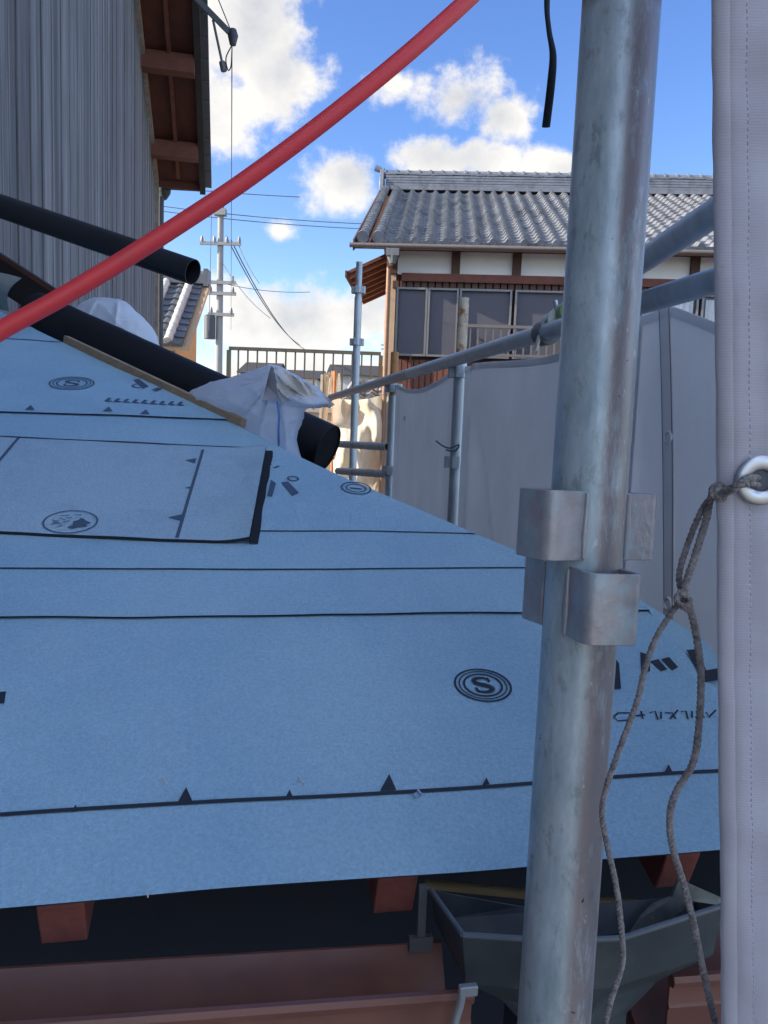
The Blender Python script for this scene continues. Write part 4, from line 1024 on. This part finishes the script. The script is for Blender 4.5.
# ------------------------------------------------------------------ railing on a retaining wall
r0_, r1_ = at(229, 349, 16.), at(381, 353, 16.); zt_ = (r0_.z + r1_.z) / 2
r0_.z = r1_.z = zt_; zbase = zt_ - 1.15
wall = MB(); wall.box(V(((r0_.x + r1_.x) / 2, 16.6, zbase / 2 - .05)), V(((r1_.x - r0_.x) / 2 + .25, 0, 0)), V((0, .75, 0)), V((0, 0, zbase / 2 - .06)))
wall.box(V(((r0_.x + r1_.x) / 2, 16.6, zbase - .058)), V(((r1_.x - r0_.x) / 2 + .3, 0, 0)), V((0, .8, 0)), V((0, 0, .055)))
tag(wall.build('retaining_wall', M['concrete'], bevel=.01), 'low concrete wall carrying the olive metal railing beyond the scaffold', 'wall')
rl = thing('railing', V(((r0_.x + r1_.x) / 2, 16, zbase)), 'olive-brown metal railing with thin uprights against the clouds', 'railing')
b = MB(); b.beam(r0_, r1_, .06, .07); b.build('top_rail', M['rail'], rl)
b = MB(); b.beam(r0_ - Z * 1.0, r1_ - Z * 1.0, .04, .04); b.build('bottom_rail', M['rail'], rl)
n = 16
for k in range(n + 1):
    q = lerp(r0_, r1_, k / n); b = MB(); big = k in (0, n)
    b.beam(q - Z * (1.149 if big else .98), q - Z * .036, .085 if big else .032, .07 if big else .03, V((0, 1, 0))); b.build('post' if big else 'baluster', M['rail'], rl)
# ------------------------------------------------------------------ small tiled house behind the barn
tv = at(204, 283, 18.5); te = at(186, 345, 16.6); xv = (tv.x + te.x) / 2
th = thing('tiled_house', V((xv - 3, 20, 0)), 'small distant house with tan gable and grey tiles, left of the utility pole', 'house')
slp = (tv.z - te.z) / (tv.y - te.y)
roof_tiles('roof', th, V((xv - 4.4, te.y, te.z)), V((1, 0, 0)), V((0, 1, 0)), slp, 4.4, tv.y - te.y, .29, .25, M['tile_dark'], .03)
for aa in (4.05, 3.5, 2.95):
    b = MB(); sv_ = V((0, 1, slp)).normalized(); q = V((xv - 4.4 + aa, te.y, te.z)) + Z * .07; ll = (tv.y - te.y) * math.sqrt(1 + slp ** 2); pts = []; rs = []
    for k in range(9): pts += [q + sv_ * (ll * k / 9), q + sv_ * (ll * (k + .95) / 9)]; rs += [.10, .085]
    b.tube(pts, rs, 12); b.build('roll_tile', M['tile_sunlit'], th)
b = MB(); b.prism([V((xv - 4.4, te.y + .05, te.z - .12)), V((xv - 4.4, tv.y, tv.z - .12)), V((xv - 4.4, tv.y, tv.z - .02)), V((xv - 4.4, te.y + .05, te.z - .03))], V((4.5, 0, 0))); b.build('roof_deck', M['tan_wood'], th)
b = MB(); b.prism([V((xv - .12, te.y + .55, 0)), V((xv - .12, tv.y - .35, 0)), V((xv - .12, tv.y - .35, tv.z - .36)), V((xv - .35, te.y + .55, te.z + .13))], V((-4, 0, 0))); b.build('wall', mat('ochre_wall', (.50, .33, .19), .85, var=.1, scale=3), th)
b = MB(); b.beam(V((xv - 4.4, tv.y, tv.z + .06)), V((xv + .02, tv.y, tv.z + .06)), .3, .2); pts = []
b.tube([V((xv - 4.4, tv.y, tv.z + .18)), V((xv + .04, tv.y, tv.z + .18))], .1, 10); b.box(V((xv + .03, tv.y, tv.z + .10)), V((.05, 0, 0)), V((0, .18, 0)), V((0, 0, .2))); b.build('ridge', M['tile_dark'], th)

# ------------------------------------------------------------------ utility poles and wires
def upole(px, ytop, Y, label, full=True, sc=1.):
    q = at(px, ytop, Y); t = thing('utility_pole', V((q.x, q.y, 0)), label, 'utility pole')
    b = MB(); b.tube([V((q.x, q.y, 0)), q], [.17 * sc, .11 * sc], 14); b.build('pole', M['pole'], t)
    return t, q
up, uq = upole(221, 205, 30., 'grey concrete utility pole with crossarms rising between the barn and tiled house')
def upz(y): return at(221, y, 30.).z
for y, x0, x1 in ((243, 200, 241), (282, 205, 236), (293, 207, 236), (314, 208, 234)):
    a_, b_ = at(x0, y, 29.85), at(x1, y + 1, 29.85); m_ = MB(); m_.beam(a_, b_, .09, .12); arm = m_.build('crossarm', M['pole'], up)
    for k in range(4 if y == 243 else 2):
        c = lerp(a_, b_, (k + .15) / (3.3 if y == 243 else 1.3)); m_ = MB(); m_.tube([c, c + Z * .12, c + Z * .26], [.05, .07, .04], 8); m_.build('insulator', M['alu'], arm)
m_ = MB(); c = V((uq.x, uq.y - .1, upz(213))); m_.box(c, V((.22, 0, 0)), V((0, .15, 0)), V((0, 0, .12))); m_.box(c + Z * .3, V((.12, 0, 0)), V((0, .1, 0)), V((0, 0, .1))); m_.build('switch_box', M['pole'], up)
m_ = MB(); c = V((uq.x - .32, uq.y - .2, upz(328))); m_.tube([c - Z * .45, c + Z * .4, c + Z * .45], [.22, .22, .16], 14); m_.build('transformer', M['slate_pipe'], up)
far, fq = upole(388, 342, 90., 'faint distant utility pole seen above the railing')
for y in (345, 349):
    m_ = MB(); m_.beam(at(381, y, 89.8), at(396, y, 89.8), .12, .14); m_.build('crossarm', M['pole'], far)
def wire(p0, p1, sag, label, r=.012, mm='greywire'):
    b = MB(); pts = [lerp(p0, p1, k / 16) - Z * sag * 4 * (k / 16) * (1 - k / 16) for k in range(17)]; b.tube(pts, r, 6)
    tag(b.build('overhead_wire', M[mm]), label, 'wire', 'overhead wires')
wire(at(120, 182, 24), at(300, 197, 24), .05, 'single thin wire crossing just above the pole top', .014)
wire(at(100, 197, 30), at(368, 224, 30), .15, 'upper of two parallel wires running from the pole towards the tiled roof', .016)
wire(at(100, 202, 30), at(368, 229, 30), .15, 'lower of two parallel wires running from the pole towards the tiled roof', .016)
wire(at(226, 236, 30), at(300, 345, 50), .6, 'steep wire dropping from the crossarm to the clouds, leftmost of three', .022)
wire(at(231, 240, 30), at(318, 352, 60), 1.2, 'steep sagging wire dropping from the crossarm, middle of three', .024)
wire(at(239, 246, 30), at(259, 283, 26), .1, 'short steep service wire on the right of the crossarm', .016)
wire(at(222, 262, 30), at(270, 318, 26), .2, 'short steep wire beneath the crossarm', .016)
wire(at(222, 283, 30), at(310, 292, 30), .12, 'thin level wire leaving the middle crossarm to the right', .012)
wire(at(232, 42, 7.6), at(231, 330, 28), .0, 'thin service wire hanging from the barn bracket', .006)
wire(at(213, -14, 7.6), at(233, 36, 7.6), .0, 'thin stay wire above the barn bracket', .005)
wire(at(212, 190, 29), at(209, 330, 29), .0, 'thin downlead left of the utility pole', .012)

# ------------------------------------------------------------------ distant houses and sunlit clutter
def farhouse(x0, x1, ytop, yeave, Y, label, wm, rm):
    a0_, a1_ = at(x0, yeave, Y), at(x1, yeave, Y); zt__ = at(x0, ytop, Y).z; ze = a0_.z
    t = thing('distant_house', V(((a0_.x + a1_.x) / 2, Y + 3, 0)), label, 'house', 'distant houses')
    b = MB(); b.box(V(((a0_.x + a1_.x) / 2, Y + 3, ze / 2)), V(((a1_.x - a0_.x) / 2 - .4, 0, 0)), V((0, 2.6, 0)), V((0, 0, ze / 2))); b.build('wall', wm, t)
    b = MB(); b.prism([V((a0_.x, Y, ze)), V((a0_.x, Y + 3, zt__)), V((a0_.x, Y + 6, ze))], V((a1_.x - a0_.x, 0, 0))); b.build('roof', M['far_roof'], t)
farhouse(236, 276, 357, 372, 42, 'low distant house with dark roof seen through the left of the railing', M['distwall'], M['tile_dark'])
farhouse(276, 322, 366, 377, 55, 'low distant house with grey roof seen through the middle of the railing', M['distwall'], M['tile'])
farhouse(326, 384, 360, 374, 48, 'distant pale house behind the railing next to the thin scaffold post', M['distwall'], M['tile_dark'])
# low tiled shed roof ends
sh = at(365, 392, 14.6); t = thing('tiled_shed', V((sh.x, sh.y, 0)), 'low shed with curved grey ridge tiles below the railing', 'shed')
b = MB(); b.box(V((sh.x + .1, sh.y + .6, sh.z / 2 - .12)), V((.42, 0, 0)), V((0, .6, 0)), V((0, 0, sh.z / 2 - .13))); b.build('wall', M['side_wall'], t)
roof_tiles('roof', t, V((sh.x - .4, sh.y - .25, sh.z - .22)), V((1, 0, 0)), V((0, 1, 0)), .4, 1.2, .9, .24, .22, M['tile'], .05)
for k in range(3):
    b = MB(); c = V((sh.x - .2 + k * .3, sh.y - .1, sh.z + .02)); b.tube(spline([c + V((-.1, 0, .0)), c + V((0, 0, .14)), c + V((.14, .0, .16)), c + V((.26, .0, .02))], 5), .06, 10); b.build('ridge_tile', M['ridge'], t)
# bundle of timber offcuts
random.seed(11)
for k in range(6):
    x = 322 + k * 3.4; y = 371 + abs(k - 3) * 1.2; c = at(x, y, 14.6); b = MB(); d = V((random.uniform(-.12, .12), random.uniform(-.05, .05), -1)).normalized()
    b.beam(c, c + d * (c.z / -d.z), .045, .03, V((0, 1, 0)))
    tag(b.build('timber_batten', mat('batten_%d' % k, random.choice([(.55, .43, .28), (.42, .30, .18), (.5, .2, .09), (.6, .52, .4)]), .8, var=.2, scale=20)), 'pale timber batten standing in the bundle right of the white sack', 'batten', 'timber battens right of the white sack')
# cream tarpaulin hanging in the sun
tp = MB()
def tarp(a, v):
    x = lerp(333, 398, a); y = lerp(398 - 10 * a + 6 * math.sin(math.pi * a), 560, v)
    return at(x, y, 13.5 + .18 * math.sin(a * 7 + v * 6) + .3 * v * a + .35 * nz(a * 5, v * 5, 2) + .4 * abs(nz(a * 3 + v * 2, v * 4 - a * 3, 7)) + .12 * abs(nz(a * 3 + v * 4, v * 3 - a * 4, 7)))
tp.grid(tarp, 50, 60); tag(tp.build('tarpaulin', M['cream_tarp'], sharp=80), 'crumpled cream tarpaulin hanging in sunlight behind the short pale pipes', 'tarpaulin')
b = MB(); b.tube([at(335, 371, 13.9), at(334, 398, 13.9), V((at(334, 398, 13.9).x, 13.9, 0))], [.035, .03, .03], 8)
tag(b.build('marker_stake', mat('orange_stake', (.45, .17, .06), .7)), 'thin orange-brown stake beside the timber battens', 'stake')

# ------------------------------------------------------------------ sun and sky
SUN_AZ, SUN_EL = R(-98), R(24)      # azimuth from +Y, clockwise positive
sd = V((math.sin(SUN_AZ) * math.cos(SUN_EL), math.cos(SUN_AZ) * math.cos(SUN_EL), math.sin(SUN_EL)))
ld = bpy.data.lights.new('sun', 'SUN'); ld.energy = 3.3; ld.angle = R(.5); ld.color = (1, .87, .68)
lo = bpy.data.objects.new('sun', ld); COL.objects.link(lo); lo.rotation_euler = sd.to_track_quat('Z', 'Y').to_euler(); lo.location = (0, 0, 30)
w = bpy.data.worlds.new('World'); scene.world = w; w.use_nodes = True; nt = w.node_tree; N = nt.nodes; L = nt.links
bg = N['Background']; STR = .15; bg.inputs['Strength'].default_value = STR
sky = N.new('ShaderNodeTexSky'); sky.sky_type = 'NISHITA'; sky.sun_disc = False; sky.sun_elevation = SUN_EL; sky.sun_rotation = SUN_AZ; sky.altitude = 50; sky.air_density = 1.0; sky.dust_density = .4; sky.ozone_density = 2.5
hsv = N.new('ShaderNodeHueSaturation'); hsv.inputs['Hue'].default_value = .515; hsv.inputs['Saturation'].default_value = 1.2; hsv.inputs['Value'].default_value = .58; L.new(sky.outputs[0], hsv.inputs['Color'])
tc = N.new('ShaderNodeTexCoord'); sp = N.new('ShaderNodeSeparateXYZ'); L.new(tc.outputs['Generated'], sp.inputs[0])
def mth(op, a, b=None, c=None, clamp=False):
    n = N.new('ShaderNodeMath'); n.operation = op; n.use_clamp = clamp
    for i, x in enumerate((a, b, c)):
        if x is None: continue
        if hasattr(x, 'links'): L.new(x, n.inputs[i])
        else: n.inputs[i].default_value = x
    return n.outputs[0]
ysafe = mth('MAXIMUM', sp.outputs[1], .05)
S = mth('DIVIDE', sp.outputs[0], ysafe); T = mth('DIVIDE', sp.outputs[2], ysafe)
cb = N.new('ShaderNodeCombineXYZ'); L.new(S, cb.inputs[0]); L.new(T, cb.inputs[1])
# heavier noise warp for ragged edges
nw = N.new('ShaderNodeTexNoise'); nw.inputs['Scale'].default_value = 9; nw.inputs['Detail'].default_value = 9; nw.inputs['Roughness'].default_value = .62; L.new(cb.outputs[0], nw.inputs[0])
nv_ = N.new('ShaderNodeTexNoise'); nv_.inputs['Scale'].default_value = 7; nv_.inputs['Detail'].default_value = 8; nv_.inputs['Roughness'].default_value = .6
mpv = N.new('ShaderNodeMapping'); mpv.inputs['Location'].default_value = (4.2, 1.7, 0); L.new(cb.outputs[0], mpv.inputs[0]); L.new(mpv.outputs[0], nv_.inputs[0])
clouds = [(250, 20, 62, 62, 1.1), (278, 70, 42, 46, .95), (205, 110, 50, 45, .9), (345, 180, 36, 34, .85), (392, 82, 22, 17, .5), (462, 95, 46, 30, .8), (500, 115, 30, 24, .65), (452, 160, 62, 22, .95), (560, 168, 36, 20, .9),
          (300, 318, 75, 38, 1.0), (245, 322, 40, 38, .9), (362, 318, 40, 36, .9), (330, 375, 140, 24, .9), (278, 232, 14, 9, .6), (60, 60, 120, 90, .9), (1000, 300, 200, 60, 1.), (-150, 250, 150, 80, 1.), (1250, 120, 160, 60, 1.)]
acc = None
for x, y, rx, ry, wgt in clouds:
    d = ray(x, y); s0, t0 = d.x / d.y, d.z / d.y
    vm = N.new('ShaderNodeVectorMath'); vm.operation = 'SUBTRACT'; L.new(cb.outputs[0], vm.inputs[0]); vm.inputs[1].default_value = (s0, t0, 0)
    v2 = N.new('ShaderNodeVectorMath'); v2.operation = 'MULTIPLY'; L.new(vm.outputs[0], v2.inputs[0]); v2.inputs[1].default_value = (F / rx / 1.25, F / ry / 1.25, 0)
    v3 = N.new('ShaderNodeVectorMath'); v3.operation = 'LENGTH'; L.new(v2.outputs[0], v3.inputs[0])
    f = mth('MULTIPLY', mth('SUBTRACT', 1.0, v3.outputs['Value']), wgt)
    acc = f if acc is None else mth('MAXIMUM', acc, f)
nzs = mth('MULTIPLY', mth('SUBTRACT', nw.outputs['Fac'], .5), 2.6)
dens = mth('ADD', acc, nzs)
mr = N.new('ShaderNodeMapRange'); mr.interpolation_type = 'SMOOTHSTEP'; mr.inputs[1].default_value = .0; mr.inputs[2].default_value = .5; L.new(dens, mr.inputs[0])
# unseen broken clouds behind the viewer, made extra bright to lift the shade
n3 = N.new('ShaderNodeTexNoise'); n3.inputs['Scale'].default_value = 2.4; n3.inputs['Detail'].default_value = 8; L.new(tc.outputs['Generated'], n3.inputs[0])
m3 = N.new('ShaderNodeMapRange'); m3.interpolation_type = 'SMOOTHSTEP'; m3.inputs[1].default_value = .52; m3.inputs[2].default_value = .72; L.new(n3.outputs['Fac'], m3.inputs[0])
bk = mth('LESS_THAN', sp.outputs[1], .12); mk = mth('ADD', mth('MULTIPLY', mr.outputs[0], mth('SUBTRACT', 1.0, bk)), mth('MULTIPLY', m3.outputs[0], bk), clamp=True)
# shading: thick cores greyer, sunward rims white
core = N.new('ShaderNodeMapRange'); core.inputs[1].default_value = .55; core.inputs[2].default_value = 1.7; L.new(mth('ADD', acc, mth('MULTIPLY', mth('SUBTRACT', nv_.outputs['Fac'], .42), 3.0)), core.inputs[0])
cm = N.new('ShaderNodeMix'); cm.data_type = 'RGBA'; L.new(core.outputs[0], cm.inputs[0]); cm.inputs[6].default_value = (2.2, 2.12, 2.0, 1); cm.inputs[7].default_value = (1.2, 1.27, 1.4, 1)
fm = N.new('ShaderNodeMix'); fm.data_type = 'RGBA'; L.new(mth('MULTIPLY', mk, .97), fm.inputs[0]); L.new(hsv.outputs[0], fm.inputs[6]); L.new(cm.outputs[2], fm.inputs[7])
f2 = N.new('ShaderNodeMix'); f2.data_type = 'RGBA'; L.new(mth('MULTIPLY', m3.outputs[0], bk), f2.inputs[0]); L.new(fm.outputs[2], f2.inputs[6]); f2.inputs[7].default_value = (9.6, 10.6, 12.2, 1)
L.new(f2.outputs[2], bg.inputs['Color'])
scene.view_settings.view_transform = 'Standard'; scene.view_settings.look = 'None'; scene.view_settings.gamma = 1; scene.view_settings.exposure = 1.7
for o in bpy.data.objects:
    if '_o' in o: del o['_o']
